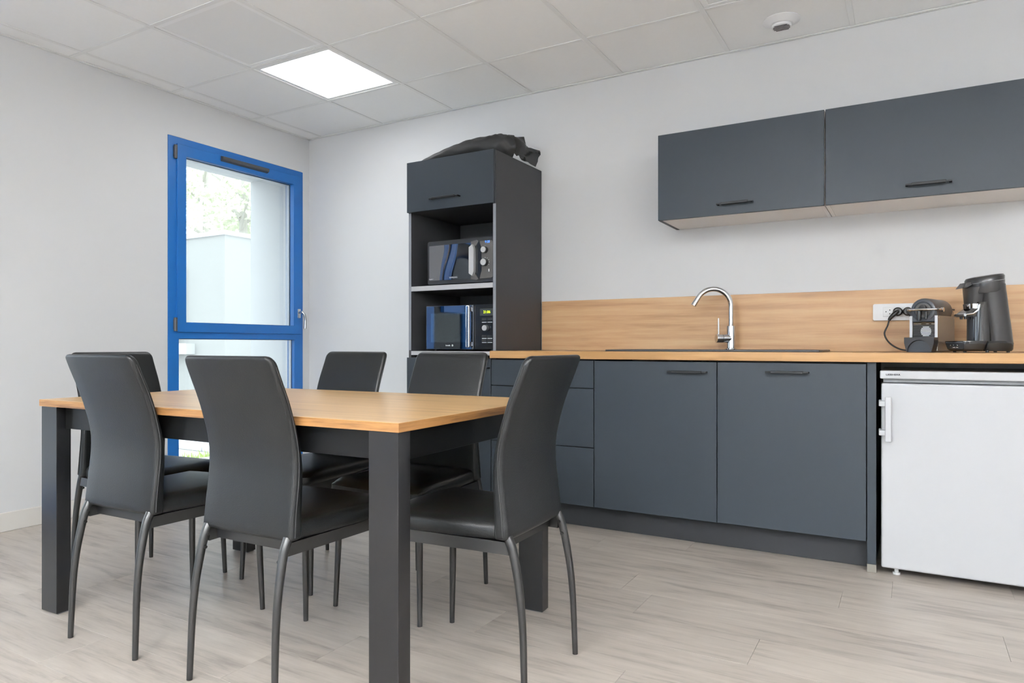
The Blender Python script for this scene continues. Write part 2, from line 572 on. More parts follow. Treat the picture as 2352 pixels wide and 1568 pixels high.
def bar(x0, x1, y0, y1):
    bm = BM(); box(bm, x0, x1, y0, y1, H, H + 0.0025, 0.0006, 1)
    if x1 - x0 > y1 - y0: box(bm, x0, x1, (y0 + y1) / 2 - 0.002, (y0 + y1) / 2 + 0.002, H + 0.002, H + 0.03)
    else: box(bm, (x0 + x1) / 2 - 0.002, (x0 + x1) / 2 + 0.002, y0, y1, H + 0.002, H + 0.03)
    part('grid_bar', bm, M['tbar'], ceiling, smooth=0)
for g in xs[1:-1]: bar(g - BW, g + BW, YF + 0.02, YB - 0.02)
for g in ys[1:-1]:
    for i in range(len(xs) - 1):                       # cross tees fit between the main runners
        bar(xs[i] + (BW + 0.0006 if i else 0.02), xs[i + 1] - (BW + 0.0006 if i < len(xs) - 2 else 0.02), g - BW, g + BW)
for n_, (a, b_, c, d) in enumerate(((XL + 0.0005, XL + 0.022, YF, YB), (XL, XR, YB - 0.022, YB - 0.0005), (XR - 0.022, XR, YF, YB), (XL, XR, YF, YF + 0.022))):
    bm = BM(); box(bm, a, b_, c, d, H - 0.0015, H + 0.002)
    if n_ == 0: box(bm, a, a + 0.0015, c, d, H - 0.0015, H + 0.02)
    if n_ == 1: box(bm, a, b_, d - 0.0015, d, H - 0.0015, H + 0.02)
    struct('trim_%d' % (n_ + 1), bm, M['tbar'], 'white angle trim where ceiling meets wall', smooth=0)

lab = {(-2.96, 2.96): 'square white ceiling light panel, lit, nearest the window corner',
       (-2.96, 2.36): 'square ceiling tile left of the lit panel, reflected daylight built as a bright white rim',  # bright frame stands in for daylight reflected along the tile edges
       (-1.15, -0.05): 'lit warm square ceiling light panel overhead, left of the viewer',
       (0.65, 0.55): 'unlit square ceiling light panel overhead, right of the viewer',
       (-2.96, -0.05): 'unlit square ceiling light panel by the glazed door beside the viewer',
       (1.26, 2.36): 'unlit square ceiling light panel beyond the right edge of the view',
       (-0.55, 2.96): 'unlit square ceiling light panel above the round ceiling vent'}
for (p, kind) in lights:
    a, b_, c, d = cell(*find(*p))
    a += BW; b_ -= BW; c += BW; d -= BW
    t = thing('ceiling_light', lab[p], 'light',
              ((a + b_) / 2, (c + d) / 2, H + 0.0026), group='square ceiling light panels')
    fw = 0.026
    bm = BM()
    z0, z1 = H + 0.0026, H + 0.012
    box(bm, a, b_, c, c + fw, z0, z1, 0.001, 1); box(bm, a, b_, d - fw, d, z0, z1, 0.001, 1)
    box(bm, a, a + fw, c + fw, d - fw, z0, z1, 0.001, 1); box(bm, b_ - fw, b_, c + fw, d - fw, z0, z1, 0.001, 1)
    part('frame', bm, M['led_frame'], t)
    bm = BM(); box(bm, a + fw - 0.001, b_ - fw + 0.001, c + fw - 0.001, d - fw + 0.001, H + 0.0045, H + 0.01)
    part('diffuser', bm, M[kind], t, label='glowing diffuser' if kind.startswith('led') else None)

# round ceiling vent
t = thing('ceiling_vent', 'round white ceiling vent with slots above the wall cabinets', 'vent', (-0.541, 3.56, H + 0.003))
bm = BM(); lathe(bm, [(0.004, -0.022), (0.05, -0.022), (0.054, -0.02), (0.062, -0.014), (0.078, -0.008), (0.086, -0.004), (0.086, 0.0)], (-0.541, 3.56, H + 0.003), n=48)
part('dome', bm, M['vent'], t)
bm = BM(); lathe(bm, [(0.045, -0.024), (0.045, -0.034), (0.043, -0.036), (0.03, -0.036)][::-1], (-0.541, 3.56, H + 0.003), n=40)
cap = part('nozzle', bm, M['vent'], t)
for q in range(-2, 3):
    yy = q * 0.0135
    hl = math.sqrt(0.043 ** 2 - yy ** 2) - 0.004
    bm = BM(); box(bm, -0.541 - hl, -0.541 + hl, 3.56 + yy - 0.0022, 3.56 + yy + 0.0022, H + 0.003 - 0.0375, H + 0.003 - 0.034)
    part('slot', bm, M['gap'], cap, label='dark air slot')

# ------------------------------------------------------------------ windows
def rect_ring_x(bm, x0, x1, y0, y1, z0, z1, wl, wr, wb, wt, bev=0.003):
    """frame in the YZ plane, members y-left wl, y-right wr, bottom wb, top wt"""
    box(bm, x0, x1, y0, y0 + wl, z0, z1, bev, 2)
    box(bm, x0, x1, y1 - wr, y1, z0, z1, bev, 2)
    box(bm, x0, x1, y0 + wl - bev, y1 - wr + bev, z0, z0 + wb, bev, 2)
    box(bm, x0, x1, y0 + wl - bev, y1 - wr + bev, z1 - wt, z1, bev, 2)

win = struct_empty('window_1', 'tall blue framed window by the corner', (XL, (W1[0] + W1[1]) / 2, W1[2]))
y0, y1, z0, z1 = W1
FX0, FX1 = XL - 0.075, XL + 0.004
bm = BM()
g_ = 0.001
rect_ring_x(bm, FX0, FX1, y0 + g_, y1 - g_, z0 + g_, z1 - g_, 0.074, 0.082, 0.085, 0.056)
box(bm, FX0, FX1, y0 + 0.07, y1 - 0.08, 0.992, 1.045, 0.003, 2)            # transom
part('outer_frame', bm, M['blue'], win)
# opening sash
sy0, sy1, sz0, sz1 = y0 + 0.056, y1 - 0.024, 1.034, z1 - 0.044
bm = BM(); rect_ring_x(bm, XL - 0.06, XL + 0.016, sy0, sy1, sz0, sz1, 0.063, 0.076, 0.063, 0.070, 0.004)
sash = part('sash', bm, M['blue'], win)
py0, py1, pz0, pz1 = sy0 + 0.063, sy1 - 0.076, sz0 + 0.063, sz1 - 0.070
bm = BM(); box(bm, XL - 0.032, XL - 0.028, py0 - 0.004, py1 + 0.004, pz0 - 0.004, pz1 + 0.004); box(bm, XL - 0.062, XL - 0.058, py0 - 0.004, py1 + 0.004, pz0 - 0.004, pz1 + 0.004)
part('glass_pane', bm, M['glass'], sash, label='clear double glazing')
bm = BM(); rect_ring_x(bm, XL - 0.0575, XL - 0.0325, py0 - 0.003, py1 + 0.003, pz0 - 0.003, pz1 + 0.003, 0.006, 0.006, 0.006, 0.006, 0)
part('glazing_spacer', bm, M['spacer'], sash, label='silver glazing spacer')
bm = BM(); rect_ring_x(bm, XL - 0.0275, XL - 0.0245, py0 - 0.001, py1 + 0.001, pz0 - 0.001, pz1 + 0.001, 0.003, 0.003, 0.003, 0.003, 0)
part('glazing_seal', bm, M['seal'], sash)
# fixed lower pane
ly0, ly1, lz0, lz1 = y0 + 0.074, y1 - 0.082, z0 + 0.085, 0.992
bm = BM(); box(bm, XL - 0.032, XL - 0.028, ly0 - 0.004, ly1 + 0.004, lz0 - 0.004, lz1 + 0.004); box(bm, XL - 0.062, XL - 0.058, ly0 - 0.004, ly1 + 0.004, lz0 - 0.004, lz1 + 0.004)
part('glass_pane', bm, M['glass'], win, label='clear double glazing')
bm = BM(); rect_ring_x(bm, XL - 0.0575, XL - 0.0325, ly0 - 0.003, ly1 + 0.003, lz0 - 0.003, lz1 + 0.003, 0.006, 0.006, 0.006, 0.006, 0)
part('glazing_spacer', bm, M['spacer'], win, label='silver glazing spacer')
bm = BM(); rect_ring_x(bm, XL - 0.0275, XL - 0.0245, ly0 - 0.001, ly1 + 0.001, lz0 - 0.001, lz1 + 0.001, 0.003, 0.003, 0.003, 0.003, 0)
part('glazing_seal', bm, M['seal'], win)
# lining of the outer reveal
for (a, b_, c, d) in ((y0 + 0.001, y0 + 0.012, z0 + 0.013, z1 - 0.013), (y1 - 0.012, y1 - 0.001, z0 + 0.013, z1 - 0.013), (y0 + 0.001, y1 - 0.001, z1 - 0.012, z1 - 0.001), (y0 + 0.001, y1 - 0.001, z0 + 0.001, z0 + 0.012)):
    bm = BM(); box(bm, XL - WT - 0.01, XL - 0.0755, a, b_, c, d); part('reveal_lining', bm, M['reveal'], win, smooth=0)
# hinges
for hz in (2.125, 1.04):
    bm = BM(); cyl(bm, (XL + 0.012, y0 + 0.046, hz), (XL + 0.012, y0 + 0.046, hz + 0.085), 0.011, n=14)
    box(bm, XL + 0.003, XL + 0.010, y0 + 0.035, y0 + 0.06, hz + 0.01, hz + 0.075, 0.001, 1)
    part('hinge', bm, M['dark_plastic'], win, label='dark grey hinge')
# trickle vent
bm = BM()
prof = [(XL + 0.0155, 2.182), (XL + 0.036, 2.190), (XL + 0.040, 2.200), (XL + 0.040, 2.212), (XL + 0.0155, 2.217)]
loft(bm, [[(p[0], 3.012, p[1]) for p in prof], [(p[0], 3.395, p[1]) for p in prof]])
tv = part('trickle_vent', bm, M['dark_plastic'], sash, label='dark grey trickle ventilator', smooth=0)
# handle
bm = BM()
hy, hz = 3.690, 1.19
box(bm, XL + 0.016, XL + 0.024, hy - 0.014, hy + 0.014, hz - 0.035, hz + 0.035, 0.004, 2)
cyl(bm, (XL + 0.024, hy, hz + 0.01), (XL + 0.055, hy, hz + 0.01), 0.010, n=14)
tube(bm, spline([(XL + 0.052, hy, hz + 0.012), (XL + 0.064, hy + 0.012, hz - 0.01), (XL + 0.066, hy + 0.02, hz - 0.05), (XL + 0.064, hy + 0.018, hz - 0.115)], 6), 0.009, 12)
part('handle', bm, M['grey_metal'], sash, label='brushed steel window handle')

# blue glazed door beside the camera (left wall), seen only in reflections; window behind added for ambient light
dr = struct_empty('door_1', 'blue framed glazed door in the window wall, left of the viewer', (XL, 0.3, 0))
y0, y1, z0, z1 = W2
bm = BM(); rect_ring_x(bm, XL - 0.075, XL + 0.004, y0 + g_, y1 - g_, z0 + g_, z1 - g_, 0.08, 0.16, 0.1, 0.08)
box(bm, XL - 0.07, XL + 0.003, 0.50, 0.60, z0 + 0.09, z1 - 0.07, 0.003)
part('door_frame', bm, M['blue'], dr)
bm = BM(); box(bm, XL - 0.05, XL - 0.006, 0.59, 0.98, 1.28, z1 - 0.075, 0.002)
part('blue_panel', bm, M['blue'], dr)
bm = BM(); box(bm, XL - 0.04, XL - 0.036, y0 + 0.07, 0.51, z0 + 0.09, z1 - 0.07); box(bm, XL - 0.04, XL - 0.036, 0.59, y1 - 0.15, z0 + 0.09, z1 - 0.07)
part('glass_pane', bm, M['glass'], dr)
wn = struct_empty('added_window', 'wide blue framed window added behind the viewer for more ambient daylight', (-2, YF, 0))
x0, x1, z0, z1 = W3
bm = BM()
for a, b_ in ((x0 + g_, x0 + 0.08), ((x0 + x1) / 2 - 0.05, (x0 + x1) / 2 + 0.05), (x1 - 0.08, x1 - g_)):
    box(bm, a, b_, YF - 0.07, YF + 0.004, z0 + g_, z1 - g_, 0.003)
box(bm, x0 + 0.07, x1 - 0.07, YF - 0.07, YF + 0.004, z0 + g_, z0 + 0.09, 0.003); box(bm, x0 + 0.07, x1 - 0.07, YF - 0.07, YF + 0.004, z1 - 0.08, z1 - g_, 0.003)
part('outer_frame', bm, M['blue'], wn)
bm = BM(); box(bm, x0 + 0.07, x1 - 0.07, YF - 0.04, YF - 0.036, z0 + 0.08, z1 - 0.07)
part('glass_pane', bm, M['glass'], wn)

# ------------------------------------------------------------------ kitchen units
Y0 = 3.242          # front of doors
DT = 0.019
GAP = 0.0022
def pull(door, xc, z, L_=0.175, yf=Y0, name='handle'):
    bm = BM()
    box(bm, xc - L_ / 2 + 0.022, xc + L_ / 2 - 0.022, yf - 0.034, yf - 0.022, z - 0.006, z + 0.006, 0.0015, 1)
    for s in (-1, 1):
        a, b_ = sorted((xc + s * (L_ / 2 - 0.023), xc + s * L_ / 2))
        box(bm, a, b_, yf - 0.030, yf - 0.0225, z - 0.0035, z + 0.0035, 0.001, 1)
        a, b_ = sorted((xc + s * (L_ / 2 - 0.010), xc + s * L_ / 2))
        box(bm, a, b_, yf - 0.027, yf + 0.0002, z - 0.0035, z + 0.0035, 0.001, 1)
    return part(name, bm, M['handle'], door, label='black bar handle')
def front(name, x0, x1, z0, z1, parent, yf=Y0, m='slate'):
    bm = BM(); box(bm, x0 + GAP, x1 - GAP, yf, yf + DT, z0 + GAP, z1 - GAP, 0.0008, 1)
    return part(name, bm, M[m], parent)
def carcass(x0, x1, z0, z1, parent, y0=Y0 + DT + 0.001, y1=YB - 0.003, m='gap'):
    bm = BM(); box(bm, x0 + 0.001, x1 - 0.001, y0, y1, z0, z1)
    return part('carcass', bm, M[m], parent, smooth=0)

ZP, ZW = 0.125, 0.878
XA, XB_, XC_, XD = -2.008, -1.393, -0.775, -0.157
# three drawer unit
t = thing('base_cabinet', 'slate grey base cabinet with three stacked drawers beside the tall cabinet', 'cabinet', ((XA + XB_) / 2, (Y0 + YB) / 2, ZP), group='slate base cabinets')
carcass(-1.986, XB_, ZP, ZW, t)
for (a, b_) in ((ZP, 0.427), (0.427, 0.73), (0.73, ZW - 0.004)):
    d = front('drawer', XA, XB_, a, b_, t)
    pull(d, (XA + XB_) / 2, b_ - 0.05)
t = thing('base_cabinet', 'slate grey base cabinet with one door and handle near its right edge, below the sink', 'cabinet', ((XB_ + XC_) / 2, (Y0 + YB) / 2, ZP), group='slate base cabinets')
carcass(XB_, XC_, ZP, ZW - 0.19, t)
d = front('door', XB_, XC_, ZP, ZW - 0.004, t); pull(d, -0.912, 0.825, 0.187)
t = thing('base_cabinet', 'slate grey base cabinet with single door and centred handle, next to the fridge', 'cabinet', ((XC_ + XD) / 2, (Y0 + YB) / 2, ZP), group='slate base cabinets')
carcass(XC_, XD, ZP, ZW, t)
d = front('door', XC_, XD, ZP + 0.002, ZW - 0.004, t, yf=Y0 - 0.002); pull(d, -0.468, 0.832, 0.178, Y0 - 0.002)
# plinth
bm = BM(); box(bm, -2.60, XD - 0.001, 3.325, 3.341, 0.0006, ZP - 0.002, 0.0006, 1)
tag(finish('plinth', bm, M['plinth']), 'long dark grey kickboard under the base cabinets', 'kickboard')
# end panel with metal foot
t = thing('end_panel', 'narrow slate grey end panel between base cabinet and white fridge', 'panel', (-0.136, 3.5, 0))
bm = BM(); box(bm, XD + 0.002, -0.122, 3.248, YB - 0.003, 0.032, ZW, 0.0008, 1)
part('panel', bm, M['charcoal'], t)
bm = BM(); box(bm, XD + 0.0005, -0.1205, 3.246, 3.30, 0.0006, 0.034, 0.001, 1)
part('foot_cap', bm, M['pod_silver'], t, label='brushed metal foot cap')
bm = BM(); box(bm, XD + 0.002, -0.1221, 3.2465, 3.248, 0.036, ZW)
part('edge_band', bm, M['slate'], t)

bm = BM(); box(bm, 0.585, 0.615, 3.248, YB - 0.003, 0.001, ZW, 0.0008, 1)
tag(finish('end_panel', bm, M['charcoal']), 'slate grey end panel on the right of the white fridge, carrying the worktop end', 'panel')

# worktop (hole for the sink is covered by the sink itself)
bm = BM(); box(bm, -2.006, 0.62, 3.222, YB - 0.002, 0.880, 0.920, 0.0025, 2)
tag(finish('worktop', bm, M['oak_top']), 'long light oak worktop over the base cabinets and fridge', 'worktop')
bm = BM(); box(bm, -1.982, 0.62, YB - 0.011, YB - 0.001, 0.9205, 1.222, 0.001, 1)
tag(finish('splashback', bm, M['oak']), 'oak splashback panel along the wall behind the faucet', 'splashback')

# sink
t = thing('sink', 'flat black inset sink with low rim around the faucet', 'sink', (-0.85, 3.53, 0.92))
sx0, sx1, sy0_, sy1_ = -1.355, -0.345, 3.30, 3.765
bm = BM()
box(bm, sx0, sx1, sy0_, sy0_ + 0.03, 0.9204, 0.929, 0.002, 2); box(bm, sx0, sx1, sy1_ - 0.09, sy1_, 0.9204, 0.929, 0.002, 2)
box(bm, sx0, sx0 + 0.03, sy0_ + 0.028, sy1_ - 0.088, 0.9204, 0.929, 0.002, 2); box(bm, sx1 - 0.03, sx1, sy0_ + 0.028, sy1_ - 0.088, 0.9204, 0.929, 0.002, 2)
box(bm, -0.86, -0.80, sy0_ + 0.028, sy1_ - 0.088, 0.9204, 0.9275, 0.002, 1)
part('rim', bm, M['black_sink'], t)
bm = BM(); box(bm, sx0 + 0.028, -0.858, sy0_ + 0.028, sy1_ - 0.088, 0.9203, 0.9215)
bw = part('bowl', bm, M['black_sink'], t)
bm = BM(); lathe(bm, [(0.002, 0.0), (0.04, 0.0), (0.045, 0.002), (0.045, 0.004), (0.03, 0.003), (0.002, 0.003)], (-1.1, 3.5, 0.9216), n=24)
part('drain', bm, M['chrome'], bw, label='chrome drain')
bm = BM()
for q in range(9):
    xx = -0.76 + q * 0.042
    box(bm, xx, xx + 0.012, sy0_ + 0.05, sy1_ - 0.11, 0.9205, 0.924, 0.001, 1)
box(bm, -0.80, sx1 - 0.028, sy0_ + 0.028, sy1_ - 0.088, 0.9203, 0.9212)
part('drainer', bm, M['black_sink'], t)

# faucet
fx, fy, fz = -0.812, 3.70, 0.929
t = thing('faucet', 'chrome swan neck kitchen faucet with side lever on the sink', 'faucet', (fx, fy, fz))
bm = BM(); lathe(bm, [(0.002, 0.0), (0.030, 0.0), (0.030, 0.004), (0.025, 0.007), (0.0235, 0.007), (0.0235, 0.12), (0.0225, 0.123), (0.016, 0.125), (0.002, 0.125)], (fx, fy, fz), n=32)
part('base', bm, M['chrome'], t)
dv = Vector((-0.86, -0.50, 0)).normalized()
ar = 0.092
pts = [(fx, fy, fz + 0.12), (fx, fy, fz + 0.18), (fx, fy, fz + 0.225)]
cz = fz + 0.225
for k in range(1, 19):
    a = R(152) * k / 18
    p = Vector((fx, fy, cz)) + dv * (ar - ar * math.cos(a)) + Vector((0, 0, ar * math.sin(a)))
    pts.append(p)
dd = (Vector(pts[-1]) - Vector(pts[-2])).normalized()
pts.append(Vector(pts[-1]) + dd * 0.034)
bm = BM(); tube(bm, pts, 0.0135, 18)
sp = part('spout', bm, M['chrome'], t)
bm = BM(); tube(bm, [Vector(pts[-1]) - dd * 0.002, Vector(pts[-1]) + dd * 0.012], [0.0145, 0.0145], 18)
part('aerator', bm, M['chrome'], sp)
lv = Vector((-0.80, -0.60, 0)).normalized()
c0 = Vector((fx, fy, fz + 0.058))
bm = BM(); tube(bm, [c0 + lv * 0.005, c0 + lv * 0.048], 0.0225, 24); tube(bm, [c0 + lv * 0.05, c0 + lv * 0.079, c0 + lv * 0.081], [0.0225, 0.0225, 0.021], 24)
lb = part('lever_body', bm, M['chrome'], t)
bm = BM(); tube(bm, [c0 + lv * 0.068 + Vector((0, 0, 0.02)), c0 + lv * 0.069 + Vector((0, 0, 0.105))], 0.0038, 10)
part('lever', bm, M['grey_metal'], lb, label='thin steel lever rod')

# tall cabinet with microwave niches
TX0, TX1, TZ = -2.600, -1.988, 2.036
t = thing('tall_cabinet', 'tall charcoal cabinet with two open niches holding the microwaves', 'cabinet', ((TX0 + TX1) / 2, 3.53, 0))
yb0 = Y0 + DT + 0.001
for (a, b_, zs_) in ((TX0, TX0 + 0.019, ZP), (TX1 - 0.019, TX1, 0.9206)):
    bm = BM(); box(bm, a, b_, yb0, YB - 0.003, zs_, TZ, 0.0006, 1)
    sp_ = part('side_panel', bm, M['charcoal'], t, smooth=0)
    bm = BM(); box(bm, a + 0.0005, b_ - 0.0005, yb0 - 0.0012, yb0, 0.9215, 1.738)
    part('edge_band', bm, M['edge'], sp_, smooth=0)
bm = BM(); box(bm, TX1 - 0.019, TX1, yb0, YB - 0.003, ZP, 0.8794); part('side_panel', bm, M['charcoal'], t, smooth=0)
bm = BM(); box(bm, TX0 + 0.019, TX1 - 0.019, YB - 0.03, YB - 0.004, ZP, TZ - 0.019)
part('back_panel', bm, M['charcoal'], t, smooth=0)
bm = BM(); box(bm, TX0 + 0.019, TX1 - 0.019, yb0, YB - 0.003, TZ - 0.019, TZ); part('top_panel', bm, M['charcoal'], t, smooth=0)
bm = BM(); box(bm, TX0 + 0.019, TX1 - 0.019, yb0, YB - 0.031, 1.742, 1.761); part('niche_ceiling', bm, M['charcoal'], t, smooth=0)
for (za, zb) in ((1.272, 1.301), (0.893, 0.917)):
    bm = BM(); box(bm, TX0 + 0.0195, TX1 - 0.0195, yb0, YB - 0.031, za, zb)
    s_ = part('shelf', bm, M['charcoal'], t, smooth=0)
    bm = BM(); box(bm, TX0 + 0.0195, TX1 - 0.0195, yb0 - 0.0014, yb0, za + 0.0005, zb - 0.0005)
    part('edge_band', bm, M['shelf_edge'], s_, smooth=0, label='pale grey front edge')
bm = BM(); box(bm, TX0 + 0.019, TX1 - 0.019, yb0, YB - 0.031, ZP + 0.001, ZP + 0.02); part('bottom_panel', bm, M['charcoal'], t, smooth=0)
d = front('flap_door', TX0 - 0.001, TX1 - 0.002, 1.738, TZ + 0.003, t); pull(d, -2.315, 1.80, 0.205)
d = front('door', TX0 - 0.001, XA, ZP, ZW + 0.002, t); pull(d, -2.10, 0.825, 0.17)

# wall cabinets
UY = 3.472
for (x0, x1, lb_, hx, hl) in ((-1.134, -0.341, 'slate grey wall cabinet above the sink, the left one of the pair', -0.742, 0.172),
                              (-0.339, 0.475, 'slate grey wall cabinet above the coffee machines, cut by the right edge', 0.069, 0.172)):
    t = thing('wall_cabinet', lb_, 'cabinet', ((x0 + x1) / 2, 3.64, 1.597), group='slate wall cabinets')
    zt, zb = 2.04, 1.597
    for (a, b_) in ((x0, x0 + 0.018), (x1 - 0.018, x1)):
        bm = BM(); box(bm, a + 0.0006, b_ - 0.0006, UY + DT + 0.001, YB - 0.002, zb, zt - 0.003, 0.0006, 1)
        part('side_panel', bm, M['charcoal'] if (a == x0 and x0 < -1) else M['greige'], t, smooth=0)
    bm = BM(); box(bm, x0 + 0.018, x1 - 0.018, UY + DT + 0.001, YB - 0.002, zb + 0.0012, zb + 0.019); part('bottom_panel', bm, M['greige'], t, smooth=0, label='pale underside')
    bm = BM(); box(bm, x0 + 0.018, x1 - 0.018, UY + DT + 0.001, YB - 0.002, zt - 0.022, zt - 0.003); part('top_panel', bm, M['greige'], t, smooth=0)
    bm = BM(); box(bm, x0 + 0.018, x1 - 0.018, YB - 0.008, YB - 0.002, zb + 0.02, zt - 0.022); part('back_panel', bm, M['greige'], t, smooth=0)
    d = front('door', x0, x1, zb - 0.002, zt, t, yf=UY); pull(d, hx, 1.647, hl, UY)

# ------------------------------------------------------------------ fridge
t = thing('fridge', 'white under-counter fridge with a bar handle on its left side', 'fridge', (0.195, 3.5, 0))
fx0, fx1 = -0.108, 0.502
bm = BM(); box(bm, fx0 + 0.012, fx1 - 0.012, 3.300, 3.78, 0.035, 0.800, 0.004, 2); part('body', bm, M['white_app'], t)
bm = BM(); box(bm, fx0, fx1, 3.242, 3.785, 0.812, 0.846, 0.005, 3); lid = part('top_lid', bm, M['white_app'], t)
bm = BM(); box(bm, fx0 + 0.012, fx1 - 0.012, 3.262, 3.30, 0.798, 0.812); part('seal_strip', bm, M['fridge_grey'], t, smooth=0)
bm = BM(); box(bm, fx0 + 0.005, fx1 - 0.005, 3.238, 3.292, 0.030, 0.794, 0.008, 4); dr_ = part('door', bm, M['white_app'], t)
bm = BM(); box(bm, fx0 + 0.010, fx1 - 0.010, 3.2375, 3.2385, 0.752, 0.7535); part('groove', bm, M['white_app'], dr_)
bm = BM(); box(bm, fx0 + 0.010, fx1 - 0.010, 3.2922, 3.2998, 0.036, 0.79); part('gasket', bm, M['fridge_grey'], t, smooth=0)
bm = BM()
box(bm, fx0 + 0.020, fx0 + 0.043, 3.196, 3.206, 0.555, 0.740, 0.004, 3)
for zz in (0.580, 0.700):
    box(bm, fx0 - 0.002, fx0 + 0.038, 3.204, 3.238, zz, zz + 0.022, 0.003, 2)
part('handle', bm, M['white_app'], dr_, label='white bar handle')
for zz in (0.578, 0.698):
    bm = BM(); box(bm, fx0 - 0.004, fx0 + 0.006, 3.236, 3.27, zz, zz + 0.026, 0.002, 2); part('handle_clip', bm, M['white_app'], dr_)
for xx in (fx0 + 0.06, fx1 - 0.06):
    for yy in (3.275, 3.74):
        bm = BM(); cyl(bm, (xx, yy, 0.0007), (xx, yy, 0.010), 0.014, n=16); cyl(bm, (xx, yy, 0.010), (xx, yy, 0.036), 0.008, n=12)
        part('foot', bm, M['white_plastic'], t)
text('badge', 'LIEBHERR', 0.0095, (-0.060, 3.2415, 0.829), FRONT, M['ink'], lid, sx=1.3, bold=0.0003)

# ------------------------------------------------------------------ microwaves
def rrect(x0, x1, z0, z1, r, n=4):
    pts = []
    for (cx, cz, a0) in ((x1 - r, z0 + r, -90), (x1 - r, z1 - r, 0), (x0 + r, z1 - r, 90), (x0 + r, z0 + r, 180)):
        for k in range(n + 1):
            a = R(a0 + 90 * k / n)
            pts.append((cx + r * math.cos(a), cz + r * math.sin(a)))
    return pts
def knob(parent, x, y, z, r, d=0.02):
    bm = BM(); lathe(bm, [(r * 1.06, 0), (r * 1.06, -0.004), (r, -0.005), (r, -d), (r * 0.94, -d - 0.001)], (x, y, z), 'Y', 24)
    k = part('knob', bm, M['pod_black'], parent)
    bm = BM(); lathe(bm, [(r * 0.93, -d), (r * 0.93, -d - 0.0025), (r * 0.86, -d - 0.004)], (x, y, z), 'Y', 24)
    part('knob_face', bm, M['satin'], k, label='silver knob face')
# upper one
mx0, mx1, mz0, mz1, my = -2.476, -2.012, 1.309, 1.562, 3.285
t = thing('microwave', 'black microwave with wavy glossy door and two round silver knobs, on the upper shelf', 'microwave', ((mx0 + mx1) / 2, 3.45, 1.301), group='microwaves in the tall cabinet')
bm = BM(); box(bm, mx0 + 0.004, mx1 - 0.001, my + 0.012, 3.70, mz0, mz1 - 0.003, 0.006, 2); part('case', bm, M['mw_case'], t)
bm = BM(); prism(bm, rrect(mx0, mx1, mz0, mz1, 0.012), 'Y', my, my + 0.012); bz = part('bezel', bm, M['mw_case'], t)
# door glass: gently bowed surface
dx0, dx1, dz0, dz1 = mx0 + 0.012, -2.165, mz0 + 0.022, mz1 - 0.026
bm = BM()
nx, nz = 30, 16
vg = []
for iz in range(nz + 1):
    row = []
    for ix in range(nx + 1):
        u, v = ix / nx, iz / nz
        y = my - 0.0015 - 0.006 * math.sin(PI * u) * (0.8 + 0.2 * math.sin(PI * v)) - 0.0012 * math.sin(2 * PI * u) * math.cos(PI * v)
        row.append(bm.verts.new((dx0 + (dx1 - dx0) * u, y, dz0 + (dz1 - dz0) * v)))
    vg.append(row)
for iz in range(nz):
    for ix in range(nx):
        bm.faces.new((vg[iz][ix], vg[iz][ix + 1], vg[iz + 1][ix + 1], vg[iz + 1][ix]))
bnd = [v for v in vg[0]] + [vg[k][-1] for k in range(1, nz + 1)] + [vg[-1][k] for k in range(nx - 1, -1, -1)] + [vg[k][0] for k in range(nz - 1, 0, -1)]
bk = [bm.verts.new((v.co.x, my + 0.002, v.co.z)) for v in bnd]
for k in range(len(bnd)):
    q = (k + 1) % len(bnd)
    bm.faces.new((bnd[k], bk[k], bk[q], bnd[q]))
dg = part('door', bm, M['black_gloss'], t, label='glossy black door')
bm = BM()
zc, zh = (mz0 + mz1) / 2, (mz1 - mz0) / 2 - 0.012
# satin bow handle: two mirrored curved strips around a black recess
pts = [(-2.168, mz0 + 0.02), (-2.13, mz0 + 0.012), (-2.118, mz0 + 0.018), (-2.140, mz0 + 0.05), (-2.1405, mz1 - 0.054), (-2.118, mz1 - 0.022), (-2.13, mz1 - 0.014), (-2.168, mz1 - 0.02)]
prism(bm, pts, 'Y', my - 0.004, my + 0.001)
hd = part('handle_trim', bm, M['mw_panel'], t)
bm = BM(); pts2 = [(-2.163, mz0 + 0.045), (-2.143, mz0 + 0.03), (-2.143, mz1 - 0.034), (-2.163, mz1 - 0.05)]
bx = [(-2.168 + 0.0, mz0 + 0.05), (-2.146, mz0 + 0.035), (-2.135, mz0 + 0.06), (-2.135, mz1 - 0.064), (-2.146, mz1 - 0.04), (-2.168, mz1 - 0.055)]
prism(bm, bx, 'Y', my - 0.026, my - 0.0035)
part('handle', bm, M['satin'], t, label='broad satin silver handle')
bm = BM(); prism(bm, [(-2.136, zc - 0.07), (-2.112, mz0 + 0.018), (-2.098, zc - 0.06), (-2.098, zc + 0.06), (-2.112, mz1 - 0.02), (-2.136, zc + 0.07)], 'Y', my - 0.0045, my + 0.001)
part('handle_recess', bm, M['black_gloss2'], t)
bm = BM(); prism(bm, [(-2.110, mz0 + 0.02), (-2.03, mz0 + 0.02), (-2.022, mz0 + 0.028), (-2.022, mz1 - 0.03), (-2.03, mz1 - 0.022), (-2.110, mz1 - 0.022), (-2.0965, zc + 0.06), (-2.0965, zc - 0.06)], 'Y', my - 0.003, my + 0.001)
pn = part('control_panel', bm, M['mw_panel'], t)
knob(pn, -2.072, my - 0.003, 1.488, 0.018)
knob(pn, -2.072, my - 0.003, 1.418, 0.020)
text('clock_digits', '9:20', 0.019, (-2.057, my - 0.0036, 1.533), FRONT, M['lcd_blue'], pn)
text('printed_mark', '· ·', 0.012, (-2.072, my - 0.0036, 1.512), FRONT, M['print'], pn)
